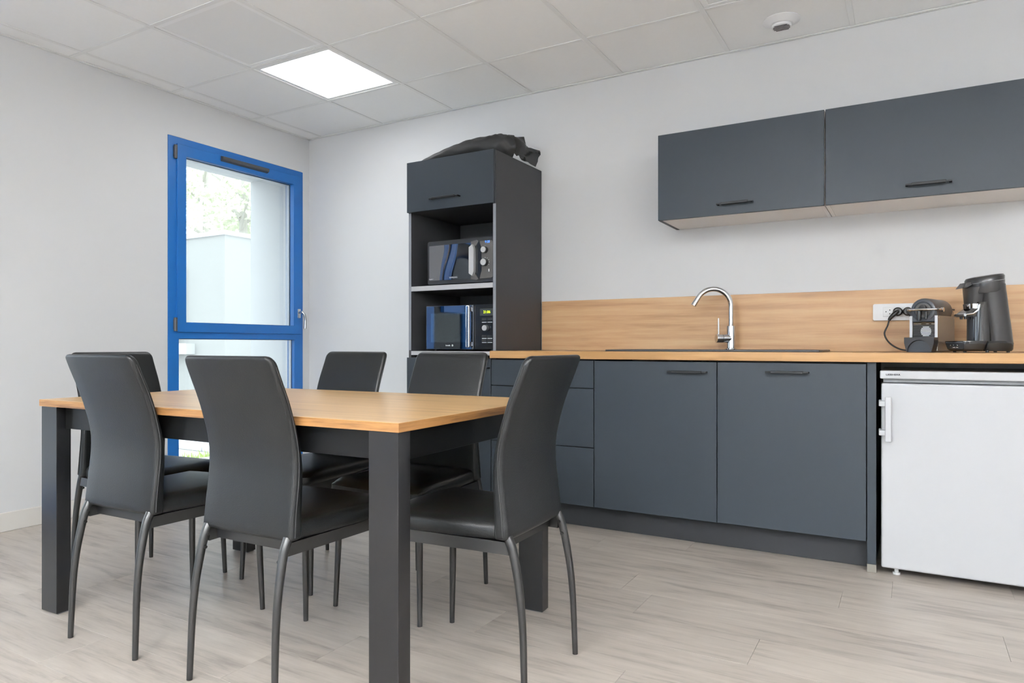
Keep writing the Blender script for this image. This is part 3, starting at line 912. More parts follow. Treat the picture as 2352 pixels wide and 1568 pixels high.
for q in range(7):
    a = R(-30 + q * 30)
    bm = BM(); cx_, cz_ = -2.072 + 0.027 * math.cos(a), 1.418 + 0.027 * math.sin(a)
    box(bm, cx_ - 0.002, cx_ + 0.002, my - 0.0036, my - 0.003, cz_ - 0.0012, cz_ + 0.0012); part('dial_mark', bm, M['print'], pn)
bm = BM(); box(bm, -2.05, -2.044, my - 0.0036, my - 0.003, 1.365, 1.380); part('printed_mark', bm, M['print'], pn)
text('printed_name', 'SAMSUNG', 0.0125, (-2.287, my - 0.0078, 1.343), FRONT, M['print'], dg)
text('printed_mark', 'Ceramic Inside', 0.0075, (-2.442, my - 0.0035, 1.340), FRONT, M['print'], dg)
for xx in (mx0 + 0.04, mx1 - 0.04):
    for yy in (my + 0.05, 3.66):
        bm = BM(); cyl(bm, (xx, yy, 1.3012), (xx, yy, mz0 + 0.002), 0.012, n=12); part('foot', bm, M['pod_black'], t)

# lower one
mx0, mx1, mz0, mz1, my = -2.488, -2.012, 0.926, 1.183, 3.285
t = thing('microwave', 'black microwave with chrome vertical handle and green clock, on the lower shelf', 'microwave', ((mx0 + mx1) / 2, 3.45, 0.917), group='microwaves in the tall cabinet')
bm = BM(); box(bm, mx0 + 0.003, mx1 - 0.001, my + 0.02, 3.70, mz0, mz1 - 0.002, 0.004, 2); part('case', bm, M['mw_case'], t)
bm = BM(); box(bm, mx0, -2.155, my, my + 0.02, mz0 + 0.001, mz1 - 0.001, 0.003, 2); dg = part('door', bm, M['black_gloss'], t, label='mirror black door')
bm = BM(); box(bm, mx0 + 0.035, -2.205, my - 0.0006, my + 0.001, mz0 + 0.042, mz1 - 0.045); part('door_window', bm, M['window_grey'], dg)
bm = BM(); box(bm, -2.153, mx1, my, my + 0.02, mz0 + 0.001, mz1 - 0.001, 0.003, 2); pn = part('control_panel', bm, M['black_gloss2'], t)
bm = BM(); box(bm, -2.185, -2.160, my - 0.034, my - 0.020, mz0 + 0.012, mz1 - 0.006, 0.005, 3)
box(bm, -2.182, -2.163, my - 0.022, my + 0.001, mz0 + 0.02, mz0 + 0.045, 0.002, 1); box(bm, -2.182, -2.163, my - 0.022, my + 0.001, mz1 - 0.04, mz1 - 0.015, 0.002, 1)
part('handle', bm, M['chrome'], t, label='chrome vertical handle')
bm = BM(); box(bm, -2.108, -2.020, my - 0.0006, my + 0.001, 1.118, 1.158); part('display', bm, M['lcd_back'], pn)
text('clock_digits', '21:06', 0.021, (-2.062, my - 0.0009, 1.138), FRONT, M['lcd_green'], pn)
knob(pn, -2.066, my, 1.048, 0.017)
for (zz, s) in ((1.079, 2), (0.988, 2), (0.965, 2)):
    for q in range(s):
        bm = BM(); box(bm, -2.095 + q * 0.037, -2.064 + q * 0.037, my - 0.0006, my + 0.001, zz, zz + 0.003); part('printed_mark', bm, M['print'], pn)
for (zz, s) in ((1.092, 2), (0.995, 2), (0.972, 2)):
    for q in range(s):
        bm = BM(); box(bm, -2.096 + q * 0.037, -2.064 + q * 0.037, my - 0.0008, my + 0.001, zz, zz + 0.013, 0.0003, 1); part('button', bm, M['mw_case'], pn)
text('printed_name', 'brandt', 0.012, (-2.330, my - 0.0006, 0.950), FRONT, M['print'], dg)
bm = BM(); lathe(bm, [(0.0055, 0), (0.0055, -0.0006), (0.0035, -0.0006), (0.0035, 0)], (-2.298, my, 0.950), 'Y', 16); part('printed_logo', bm, M['print'], dg)
for xx in (mx0 + 0.04, mx1 - 0.04):
    for yy in (my + 0.05, 3.66):
        bm = BM(); cyl(bm, (xx, yy, 0.9172), (xx, yy, mz0 + 0.002), 0.012, n=12); part('foot', bm, M['pod_black'], t)

# ------------------------------------------------------------------ bag on the tall cabinet
t = thing('bag', 'slumped black nylon bag lying on top of the tall cabinet', 'bag', (-2.25, 3.5, TZ))
spine = [(-2.545, 3.315, 0.010, 0.020, 0.008), (-2.44, 3.33, 0.026, 0.05, 0.026), (-2.33, 3.35, 0.045, 0.075, 0.044), (-2.22, 3.375, 0.058, 0.09, 0.056),
         (-2.12, 3.41, 0.070, 0.10, 0.065), (-2.075, 3.43, 0.074, 0.10, 0.068), (-2.04, 3.455, 0.072, 0.10, 0.068), (-2.015, 3.48, 0.066, 0.092, 0.064)]
rings = []
sm = spline([(a, b_, c) for a, b_, c, _, _ in spine], 6)
nn = len(sm)
for k, p in enumerate(sm):
    u = k / (nn - 1) * (len(spine) - 1); i0 = min(int(u), len(spine) - 2); f = u - i0
    wd = spine[i0][3] * (1 - f) + spine[i0 + 1][3] * f
    ht = spine[i0][4] * (1 - f) + spine[i0 + 1][4] * f
    d = (sm[min(k + 1, nn - 1)] - sm[max(k - 1, 0)]); d.z = 0; d.normalize()
    side = Vector((-d.y, d.x, 0))
    ring = []
    for q in range(28):
        a = 2 * PI * q / 28
        ca, sa = math.cos(a), math.sin(a)
        wob = 1 + 0.05 * math.sin(5 * a + k * 0.55) + 0.035 * math.sin(9 * a - k * 1.1)
        z = ht + (ht * sa * wob if sa > 0 else ht * sa)
        ring.append(p * Vector((1, 1, 0)).length * 0 + Vector((p.x, p.y, 0)) + side * (wd * ca * wob * 0.9) + Vector((0, 0, TZ + 0.002 + max(0, z))))
    rings.append(ring)
bm = BM(); loft(bm, rings, True, True)
body_bag = part('bag_body', bm, M['bag'], t, smooth=60)
# crumpled open end: folded flap and glossy lining
def crumple(name, grid, m, parent, th=0.004, amp=0.006, seed=3):
    r = random.Random(seed)
    bm = BM()
    nu, nv = len(grid), len(grid[0])
    V = [[bm.verts.new(Vector(p) + Vector((r.uniform(-amp, amp), r.uniform(-amp, amp), r.uniform(-amp * 0.5, amp)))) for p in row] for row in grid]
    for i in range(nu - 1):
        for j in range(nv - 1):
            bm.faces.new((V[i][j], V[i + 1][j], V[i + 1][j + 1], V[i][j + 1]))
    bmesh.ops.recalc_face_normals(bm, faces=bm.faces)
    g = bmesh.ops.solidify(bm, geom=list(bm.faces), thickness=th)
    return part(name, bm, m, parent, smooth=50)
def patch(c00, c10, c01, c11, bulge, nu=7, nv=6):
    c00, c10, c01, c11 = map(Vector, (c00, c10, c01, c11))
    out = []
    for i in range(nu):
        row = []
        for j in range(nv):
            u, v = i / (nu - 1), j / (nv - 1)
            p = c00 * (1 - u) * (1 - v) + c10 * u * (1 - v) + c01 * (1 - u) * v + c11 * u * v
            p = p + Vector(bulge) * (math.sin(PI * u) * math.sin(PI * v))
            row.append(p)
        out.append(row)
    return out
crumple('flap', patch((-2.06, 3.45, TZ + 0.135), (-1.975, 3.47, TZ + 0.012), (-1.985, 3.56, TZ + 0.142), (-1.955, 3.60, TZ + 0.03), (0.03, -0.01, 0.02)), M['bag_gloss'], body_bag, seed=4)
crumple('flap', patch((-2.02, 3.50, TZ + 0.125), (-1.975, 3.53, TZ + 0.055), (-1.965, 3.62, TZ + 0.09), (-1.900, 3.63, TZ + 0.062), (0.0, 0, -0.012)), M['bag_gloss'], body_bag, seed=9, amp=0.005)
crumple('flap', patch((-2.00, 3.50, TZ + 0.09), (-1.982, 3.53, TZ + 0.002), (-1.905, 3.63, TZ + 0.066), (-1.950, 3.66, TZ - 0.008), (0.015, -0.02, 0.01)), M['bag_gloss'], body_bag, seed=14, amp=0.006)
crumple('flap', patch((-2.09, 3.40, TZ + 0.13), (-1.985, 3.44, TZ + 0.012), (-2.02, 3.50, TZ + 0.143), (-1.975, 3.54, TZ + 0.05), (0.012, -0.012, 0.02)), M['bag'], body_bag, seed=2)

# ------------------------------------------------------------------ wall socket
t = thing('wall_socket', 'white triple wall socket on the oak splashback', 'socket', (-0.04, YB - 0.011, 1.07))
yw = YB - 0.0112
bm = BM(); prism(bm, rrect(-0.156, 0.075, 1.071, 1.151, 0.008), 'Y', yw - 0.010, yw); pl = part('plate', bm, M['white_plastic'], t)
sock_x = [-0.091, -0.050, -0.009]
for sxx in sock_x:
    bm = BM(); box(bm, sxx - 0.0222, sxx + 0.0222, yw - 0.013, yw - 0.0095, 1.089, 1.134, 0.001, 1); s_ = part('socket', bm, M['white_plastic'], t)
    bm = BM(); lathe(bm, [(0.0185, 0.001), (0.0185, -0.0012), (0.0165, -0.0012), (0.0165, -0.0004), (0.001, -0.0004)], (sxx, yw - 0.013, 1.1115), 'Y', 24); part('socket_ring', bm, M['white_plastic'], s_)
    for (dx, dz) in ((-0.009, 0.001), (0.007, 0.009), (0.007, -0.009)):
        bm = BM(); cyl(bm, (sxx + dx, yw - 0.0138, 1.1115 + dz), (sxx + dx, yw - 0.013, 1.1115 + dz), 0.0028, n=10); part('pin_hole', bm, M['ink'], s_)

# ------------------------------------------------------------------ pod coffee machine
wz = 0.9203
px_, py_ = 0.084, 3.56
t = thing('coffee_machine', 'small black and silver capsule coffee machine with chrome lever, beside the wall socket', 'coffee machine', (px_, py_, wz), -R(20))
def pp(name, bm, m, par=None, label=None, smooth=35): return part(name, bm, m, par or t, local=True, label=label, smooth=smooth)
hw = 0.051
bm = BM(); box(bm, -hw + 0.006, hw - 0.006, -0.085, 0.10, 0.004, 0.168, 0.003, 2); core = pp('body', bm, M['pod_black'])
# barrel top
bm = BM()
rings = []
for y, r in ((-0.098, 0.048), (-0.092, 0.0515), (0.09, 0.0515), (0.105, 0.047), (0.112, 0.035)):
    rings.append([(r * math.cos(a), y, 0.182 + r * math.sin(a)) for a in [2 * PI * k / 36 for k in range(36)]])
loft(bm, rings); brl = pp('barrel', bm, M['pod_brown'])
bm = BM(); box(bm, -hw, hw, -0.0975, -0.075, 0.132, 0.185, 0.002, 1); pp('front_block', bm, M['pod_navy'])
bm = BM(); lathe(bm, [(0.0475, 0), (0.0475, -0.004), (0.044, -0.006), (0.036, -0.006), (0.034, -0.003), (0.002, -0.003)], (0, -0.0976, 0.182), 'Y', 40); fc = pp('face_disc', bm, M['pod_navy'], brl)
bm = BM(); lathe(bm, [(0.030, -0.0032), (0.030, -0.0055), (0.022, -0.0055), (0.022, -0.0032)], (0, -0.0976, 0.182), 'Y', 32); pp('ring', bm, M['mw_panel'], brl)
bm = BM(); lathe(bm, [(0.013, -0.003), (0.013, -0.012), (0.010, -0.014), (0.002, -0.014)], (0.0, -0.0976, 0.192), 'Y', 24); pp('capsule_port', bm, M['ink'], brl)
bm = BM(); cyl(bm, (-0.012, -0.112, 0.138), (-0.012, -0.112, 0.178), 0.009, n=16); cyl(bm, (0.014, -0.108, 0.144), (0.014, -0.108, 0.175), 0.006, n=14); pp('coffee_outlet', bm, M['black_gloss2'])
# ribs
for q in range(12):
    z = 0.060 + q * 0.0062
    bm = BM(); tube(bm, [(-hw + 0.009, -0.089, z), (hw - 0.009, -0.089, z)], 0.0024, 8); pp('rib', bm, M['chrome'] if q > 9 else M['dark_plastic'], core)
bm = BM()
for q in range(7):
    z = 0.072 + q * 0.0062
    hh = 0.021 * math.sqrt(max(0.05, 1 - ((q - 3) / 3.7) ** 2))
    box(bm, 0.008 - hh, 0.008 + hh, -0.0925, -0.0905, z - 0.0019, z + 0.0019)
pp('badge', bm, M['print'], core, label='pale oval badge')
# metal sides
for s in (-1, 1):
    bm = BM(); a, b_ = sorted((s * (hw - 0.007), s * (hw + 0.004)))
    box(bm, a, b_, -0.096, 0.108, 0.055 if s < 0 else 0.006, 0.158, 0.002, 2); sd = pp('side_plate', bm, M['pod_silver'], label='champagne grey side plate')
    bm = BM(); box(bm, a, b_, -0.0985, -0.0955, 0.055, 0.158, 0.0006, 1); pp('edge_strip', bm, M['pod_alu'], sd)
    for (yy, zz) in ((-0.085, 0.150), (0.098, 0.150)):
        bm = BM(); cyl(bm, (s * (hw + 0.0035), yy, zz), (s * (hw + 0.005), yy, zz), 0.003, n=12); pp('screw', bm, M['satin'], sd)
# lever
bm = BM(); tube(bm, spline([(-0.056, -0.045, 0.184), (-0.059, -0.085, 0.184), (-0.054, -0.115, 0.184), (-0.035, -0.124, 0.184), (0, -0.126, 0.184), (0.035, -0.124, 0.184), (0.054, -0.115, 0.184), (0.059, -0.085, 0.184), (0.056, -0.045, 0.184)], 5), 0.0045, 12)
for s in (-1, 1): cyl(bm, (s * 0.049, -0.045, 0.184), (s * 0.062, -0.045, 0.184), 0.0095, n=18)
pp('lever', bm, M['chrome'], label='curved chrome lever')
# drip tray: hollow half round
bm = BM()
out = [(-0.058, 0.062), (-0.058, 0.040), (-0.050, 0.018), (-0.042, 0.001), (0.042, 0.001), (0.05, 0.018), (0.058, 0.040), (0.058, 0.062)]
inn = [(0.048, 0.062 - 0.008)] + [(0.046 * math.cos(a), 0.010 + 0.044 * math.sin(a)) for a in [PI * k / 10 for k in range(11)]]
prism(bm, [(-0.058, 0.064), (-0.058, 0.040), (-0.053, 0.018), (-0.048, 0.001)] + [(-0.047 * math.cos(PI * k / 12), 0.0015 + 0.052 * math.sin(PI * k / 12)) for k in range(0, 13)] + [(0.048, 0.001), (0.053, 0.018), (0.058, 0.040), (0.058, 0.064)], 'Y', -0.150, -0.099)
tray = pp('drip_tray', bm, M['pod_black'])
bm = BM(); prism(bm, [(-0.0465 * math.cos(PI * k / 12), 0.0012 + 0.050 * math.sin(PI * k / 12)) for k in range(0, 13)], 'Y', -0.138, -0.100)
pp('cup_grille', bm, M['pod_navy'], tray)
bm = BM(); box(bm, -0.040, 0.040, 0.113, 0.150, 0.012, 0.185, 0.008, 3); tk = pp('water_tank', bm, M['clear'], label='clear water tank')
bm = BM(); box(bm, -0.042, 0.042, 0.113, 0.155, 0.186, 0.194, 0.003, 2); pp('tank_lid', bm, M['pod_brown'], tk)
bm = BM(); box(bm, 0.028, 0.0405, 0.1135, 0.1505, 0.008, 0.075, 0.002, 1); pp('tank_base', bm, M['pod_alu'], tk)
# power cord of the pod machine (world coordinates converted to the machine's frame)
def to_local(root, p):
    a = -root.rotation_euler.z
    v = Vector(p) - Vector(root.location)
    return Vector((v.x * math.cos(a) - v.y * math.sin(a), v.x * math.sin(a) + v.y * math.cos(a), v.z))
def plug_and_cord(root, sx_, down, cord_pts):
    y_ = yw - 0.0135
    bm = BM()
    A = [to_local(root, p) for p in ((sx_, y_, 1.1115), (sx_, y_ - 0.022, 1.1115), (sx_, y_ - 0.030, 1.1115))]
    tube(bm, A, [0.0205, 0.0205, 0.015], 24)
    B = [to_local(root, p) for p in spline(down, 5)]
    tube(bm, B, [0.0125 - 0.006 * k / (len(B) - 1) for k in range(len(B))], 14)
    C_ = [to_local(root, p) for p in spline(cord_pts, 8)]
    bm2 = BM(); tube(bm2, C_, 0.0036, 10)
    c = part('power_cord', bm2, M['cable'], root, local=True, label='black power cord')
    part('plug', bm, M['cable'], c, local=True, label='black round plug')
y_ = yw - 0.0135
plug_and_cord(t, sock_x[1], [(sock_x[1], y_ - 0.020, 1.1115), (sock_x[1] - 0.014, y_ - 0.030, 1.100), (sock_x[1] - 0.030, y_ - 0.032, 1.082), (sock_x[1] - 0.036, y_ - 0.032, 1.070)],
              [(sock_x[1] - 0.036, y_ - 0.032, 1.072), (-0.092, y_ - 0.036, 1.045), (-0.105, y_ - 0.042, 1.005), (-0.085, y_ - 0.052, 0.963), (-0.045, y_ - 0.064, 0.934), (0.0, y_ - 0.078, 0.926), (0.045, 3.69, 0.93)])

# ------------------------------------------------------------------ pad coffee machine: local -x is its front
px_, py_ = 0.27, 3.50
t2 = thing('coffee_machine', 'tall black coffee pad machine with leaning tower, chrome spout and drip tray at the right', 'coffee machine', (px_, py_, wz), R(24))
t = t2
def pp(name, bm, m, par=None, label=None, smooth=35):
    for v in bm.verts: v.co.x = -0.138 + (v.co.x + 0.138) * 0.87
    return part(name, bm, m, par or t2, local=True, label=label, smooth=smooth)
def ell(cx, cy, z, rx, ry, n=40, tilt=0.0, e=2.0):
    ring = []
    for k in range(n):
        a = 2 * PI * k / n
        ca, sa = math.cos(a), math.sin(a)
        x = rx * math.copysign(abs(ca) ** (2 / e), ca); y = ry * math.copysign(abs(sa) ** (2 / e), sa)
        ring.append((cx + x, cy + y, z + x * tilt))
    return ring
# base + tray
bm = BM(); loft(bm, [ell(0.055, 0, 0.006, 0.072, 0.066, e=2.6), ell(0.055, 0, 0.014, 0.078, 0.072, e=2.6), ell(0.055, 0, 0.040, 0.080, 0.074, e=2.6), ell(0.055, 0, 0.048, 0.074, 0.068, e=2.6)]); pp('base', bm, M['pad_dark'])
bm = BM(); loft(bm, [ell(-0.060, 0, 0.006, 0.058, 0.062, e=2.8), ell(-0.060, 0, 0.014, 0.068, 0.072, e=2.8), ell(-0.060, 0, 0.044, 0.078, 0.080, e=2.8), ell(-0.060, 0, 0.048, 0.077, 0.079, e=2.8), ell(-0.060, 0, 0.048, 0.070, 0.072, e=2.8), ell(-0.060, 0, 0.042, 0.069, 0.071, e=2.8)]); tray = pp('drip_tray', bm, M['pad_dark'])
bm = BM(); loft(bm, [ell(-0.060, 0, 0.0425, 0.066, 0.068, e=2.8), ell(-0.060, 0, 0.0445, 0.066, 0.068, e=2.8)]); pp('cup_grille', bm, M['dark_plastic'], tray)
# control strip on the front left of the tray
bm = BM()
rings = []
for (z, g) in ((0.014, 0.0), (0.020, 0.003), (0.040, 0.003), (0.044, 0.0)):
    rr = interp(z, [0.014, 0.044], [0.068, 0.078])
    arc = []
    for k in range(13):
        a = PI + R(-14 + 66 * k / 12)
        ca, sa = math.cos(a), math.sin(a)
        arc.append((-0.060 + (rr + g) * math.copysign(abs(ca) ** (2 / 2.8), ca), (rr + 0.004 + g) * math.copysign(abs(sa) ** (2 / 2.8), sa), z))
    inner = [(-0.060 + (p[0] + 0.060) * 0.93, p[1] * 0.93, z) for p in reversed(arc)]
    rings.append(arc + inner)
loft(bm, rings); pn = pp('control_strip', bm, M['pod_navy'], tray)
strip = rings[1][:13]
for q, kk in enumerate((3, 5, 8)):
    p = Vector(strip[kk]); nrm = (Vector((p.x + 0.060, p.y, 0))).normalized()
    p.z = 0.032
    bm = BM(); tube(bm, [p - nrm * 0.001, p + nrm * 0.003, p + nrm * 0.0036], [0.0068, 0.0068, 0.005], 16); b2 = pp('button', bm, M['black_gloss2'], tray)
    bm = BM(); tube(bm, [p + nrm * 0.0036 + Vector((0, 0, -0.0005)), p + nrm * 0.0040 + Vector((0, 0, -0.0005))], 0.0024, 10); pp('button_mark', bm, M['print'], tray)
p = Vector(strip[5]); 
bm = BM()
for kk in (5, 6, 7, 8):
    p = Vector(strip[kk]); nrm = (Vector((p.x + 0.060, p.y, 0))).normalized()
    p.z = 0.0215
    if kk == 7: continue
    tn = Vector((-nrm.y, nrm.x, 0))
    loft(bm, [[p + tn * a + nrm * 0.0006 + Vector((0, 0, b_)) for (a, b_) in ((-0.006, -0.0012), (0.006, -0.0012), (0.006, 0.0012), (-0.006, 0.0012))],
              [p + tn * a - nrm * 0.001 + Vector((0, 0, b_)) for (a, b_) in ((-0.006, -0.0012), (0.006, -0.0012), (0.006, 0.0012), (-0.006, 0.0012))]])
pp('printed_mark', bm, M['print'], tray)
# leaning tower (rear shell)
bm = BM()
lv_ = [(0.040, 0.074, 0.060, 0.068), (0.10, 0.066, 0.060, 0.067), (0.16, 0.056, 0.061, 0.067), (0.22, 0.046, 0.062, 0.069), (0.258, 0.039, 0.063, 0.0695), (0.285, 0.036, 0.063, 0.0695)]
loft(bm, [ell(c, 0, z, rx, ry, e=2.5) for z, c, rx, ry in lv_]); tw = pp('tower', bm, M['pad_black'])
# front column with water tank look
bm = BM(); loft(bm, [ell(0.000, 0, z, rx, ry, e=2.4) for z, rx, ry in ((0.046, 0.044, 0.052), (0.12, 0.043, 0.051), (0.185, 0.042, 0.050), (0.21, 0.048, 0.054))]); pp('front_column', bm, M['pad_dark'])
bm = BM(); loft(bm, [ell(-0.012, 0, z, rx, 0.046, e=2.2) for z, rx in ((0.05, 0.036), (0.175, 0.036))]); pp('smoked_panel', bm, M['tank'])
# head
bm = BM(); tl = 0.13
loft(bm, [ell(0.024, 0, z, rx, ry, tilt=tl) for z, rx, ry in ((0.250, 0.074, 0.070), (0.256, 0.079, 0.0735), (0.295, 0.079, 0.0735))]); hd = pp('head', bm, M['pad_black'])
bm = BM(); loft(bm, [ell(0.022, 0, z, rx, ry, tilt=tl) for z, rx, ry in ((0.296, 0.080, 0.0745), (0.312, 0.080, 0.0745), (0.320, 0.074, 0.069), (0.323, 0.05, 0.047))]); ld = pp('lid', bm, M['pad_black'])
bm = BM(); prism(bm, [(-0.094, 0.268), (-0.072, 0.272), (-0.050, 0.283), (-0.040, 0.296), (-0.074, 0.292)], 'Y', -0.026, 0.026); pp('lid_lever', bm, M['pad_black'], ld)
bm = BM(); loft(bm, [ell(c, 0, z, rx, ry, e=2.4) for z, c, rx, ry in ((0.203, -0.026, 0.036, 0.040), (0.235, -0.022, 0.042, 0.046), (0.272, -0.016, 0.050, 0.054))]); pp('brew_chamber', bm, M['pad_black'])
bm = BM(); loft(bm, [ell(-0.028, 0, z, rx, ry, e=2.4) for z, rx, ry in ((0.183, 0.036, 0.040), (0.2035, 0.0385, 0.043))]); pp('chrome_band', bm, M['chrome'], label='chrome band')
bm = BM(); prism(bm, [(-0.086, 0.150), (-0.030, 0.150), (-0.016, 0.165), (-0.016, 0.188), (-0.055, 0.184), (-0.084, 0.164)], 'Y', -0.036, 0.036); so = pp('spout', bm, M['pad_dark'])
bm = BM(); tube(bm, [(-0.084, -0.037, 0.158), (-0.052, -0.038, 0.162), (-0.030, -0.039, 0.178), (-0.024, -0.042, 0.204)], 0.0050, 10); tube(bm, [(-0.088, -0.038, 0.157), (-0.088, 0.038, 0.157)], 0.0062, 10); pp('chrome_trim', bm, M['chrome'], so, label='chrome spout trim')
for yy in (-0.016, 0.016):
    bm = BM(); cyl(bm, (-0.074, yy, 0.140), (-0.074, yy, 0.152), 0.006, 0.007, 14); pp('nozzle', bm, M['black_gloss2'], so)
for (xx, yy) in ((-0.09, -0.04), (-0.09, 0.04), (0.10, -0.045), (0.10, 0.045), (0.0, -0.055)):
    bm = BM(); cyl(bm, (xx, yy, 0.0006), (xx, yy, 0.010), 0.007, n=12); pp('foot', bm, M['cable'])
plug_and_cord(t, sock_x[2], [(sock_x[2], y_ - 0.020, 1.1115), (sock_x[2] + 0.010, y_ - 0.030, 1.100), (sock_x[2] + 0.020, y_ - 0.030, 1.080), (sock_x[2] + 0.025, y_ - 0.030, 1.068)],
              [(sock_x[2] + 0.025, y_ - 0.030, 1.070), (0.05, 3.745, 1.0), (0.08, 3.745, 0.94), (0.13, 3.73, 0.932), (0.18, 3.70, 0.955), (0.235, 3.66, 0.963), (0.30, 3.60, 0.955), (0.325, 3.54, 0.945)])

# ------------------------------------------------------------------ dining table
TH = 0.0311
tx, ty = -2.700, 1.287
TL, TW, TZB, TK = 1.604, 0.884, 0.733, 0.024
t = thing('dining_table', 'oak topped dining table with anthracite legs amid six black chairs', 'table', (tx, ty, 0), TH)
def tp(name, bm, m, par=None, label=None, smooth=35): return part(name, bm, m, par or t, local=True, label=label, smooth=smooth)
bm = BM(); box(bm, 0.0012, TL - 0.0012, 0.0012, TW - 0.0012, TZB, TZB + TK, 0.001, 1); top = tp('tabletop', bm, M['oak_table'])
for (a, b_, c, d) in ((0, TL, 0, 0.0012), (0, TL, TW - 0.0012, TW), (0, 0.0012, 0.0012, TW - 0.0012), (TL - 0.0012, TL, 0.0012, TW - 0.0012)):
    bm = BM(); box(bm, a, b_, c, d, TZB + 0.0004, TZB + TK - 0.0006); tp('edge_band', bm, M['oak_edge'] if b_ - a > 1 else M['oak_edge_side'], top)
e_, la, lb2 = 0.005, 0.095, 0.0495
for i in (0, 1):
    for j in (0, 1):
        a = e_ if i == 0 else TL - e_ - la
        c = e_ if j == 0 else TW - e_ - lb2
        bm = BM(); box(bm, a, a + la, c, c + lb2, 0.004, TZB - 0.0003, 0.002, 2); lg = tp('leg', bm, M['table_leg'])
        bm = BM(); box(bm, a + 0.012, a + la - 0.004, c + 0.006, c + lb2 - 0.006, 0.0006, 0.004); tp('foot_glide', bm, M['glide'], lg)
za = 0.655
for (a, b_, c, d) in ((e_ + la + 0.0005, TL - e_ - la - 0.0005, e_ + 0.030, e_ + 0.047), (e_ + la + 0.0005, TL - e_ - la - 0.0005, TW - e_ - 0.047, TW - e_ - 0.030),
                      (e_ + 0.02, e_ + 0.038, e_ + lb2 + 0.0005, TW - e_ - lb2 - 0.0005), (TL - e_ - 0.038, TL - e_ - 0.02, e_ + lb2 + 0.0005, TW - e_ - lb2 - 0.0005)):
    bm = BM(); box(bm, a, b_, c, d, za, TZB - 0.0005, 0.001, 1); tp('apron', bm, M['apron'])

# ------------------------------------------------------------------ dining chairs (local: rear feet at y=0, front +y)
ZS = [0.42, 0.45, 0.50, 0.55, 0.60, 0.65, 0.70, 0.75, 0.80, 0.85, 0.90, 0.93]
YS = [0.046, 0.048, 0.053, 0.059, 0.064, 0.064, 0.056, 0.043, 0.026, 0.005, -0.015, -0.028]
def yrear(z):
    # smooth interpolation
    P = list(zip(ZS, YS))
    for i in range(len(P) - 1):
        if z <= P[i + 1][0] or i == len(P) - 2:
            z1, z2 = P[i][0], P[i + 1][0]
            t_ = (z - z1) / (z2 - z1)
            y0 = P[max(i - 1, 0)][1]; y1 = P[i][1]; y2 = P[i + 1][1]; y3 = P[min(i + 2, len(P) - 1)][1]
            return 0.5 * ((2 * y1) + (y2 - y0) * t_ + (2 * y0 - 5 * y1 + 4 * y2 - y3) * t_ ** 2 + (3 * y1 - y0 - 3 * y2 + y3) * t_ ** 3)
ZTOP, ZBOT = 0.922, 0.424
def width(z): return interp(z, [0.42, 0.47, 0.6, 0.8, 0.93], [0.362, 0.357, 0.354, 0.352, 0.346])
def thick(z): return interp(z, [0.42, 0.55, 0.75, 0.93], [0.046, 0.038, 0.0245, 0.027])
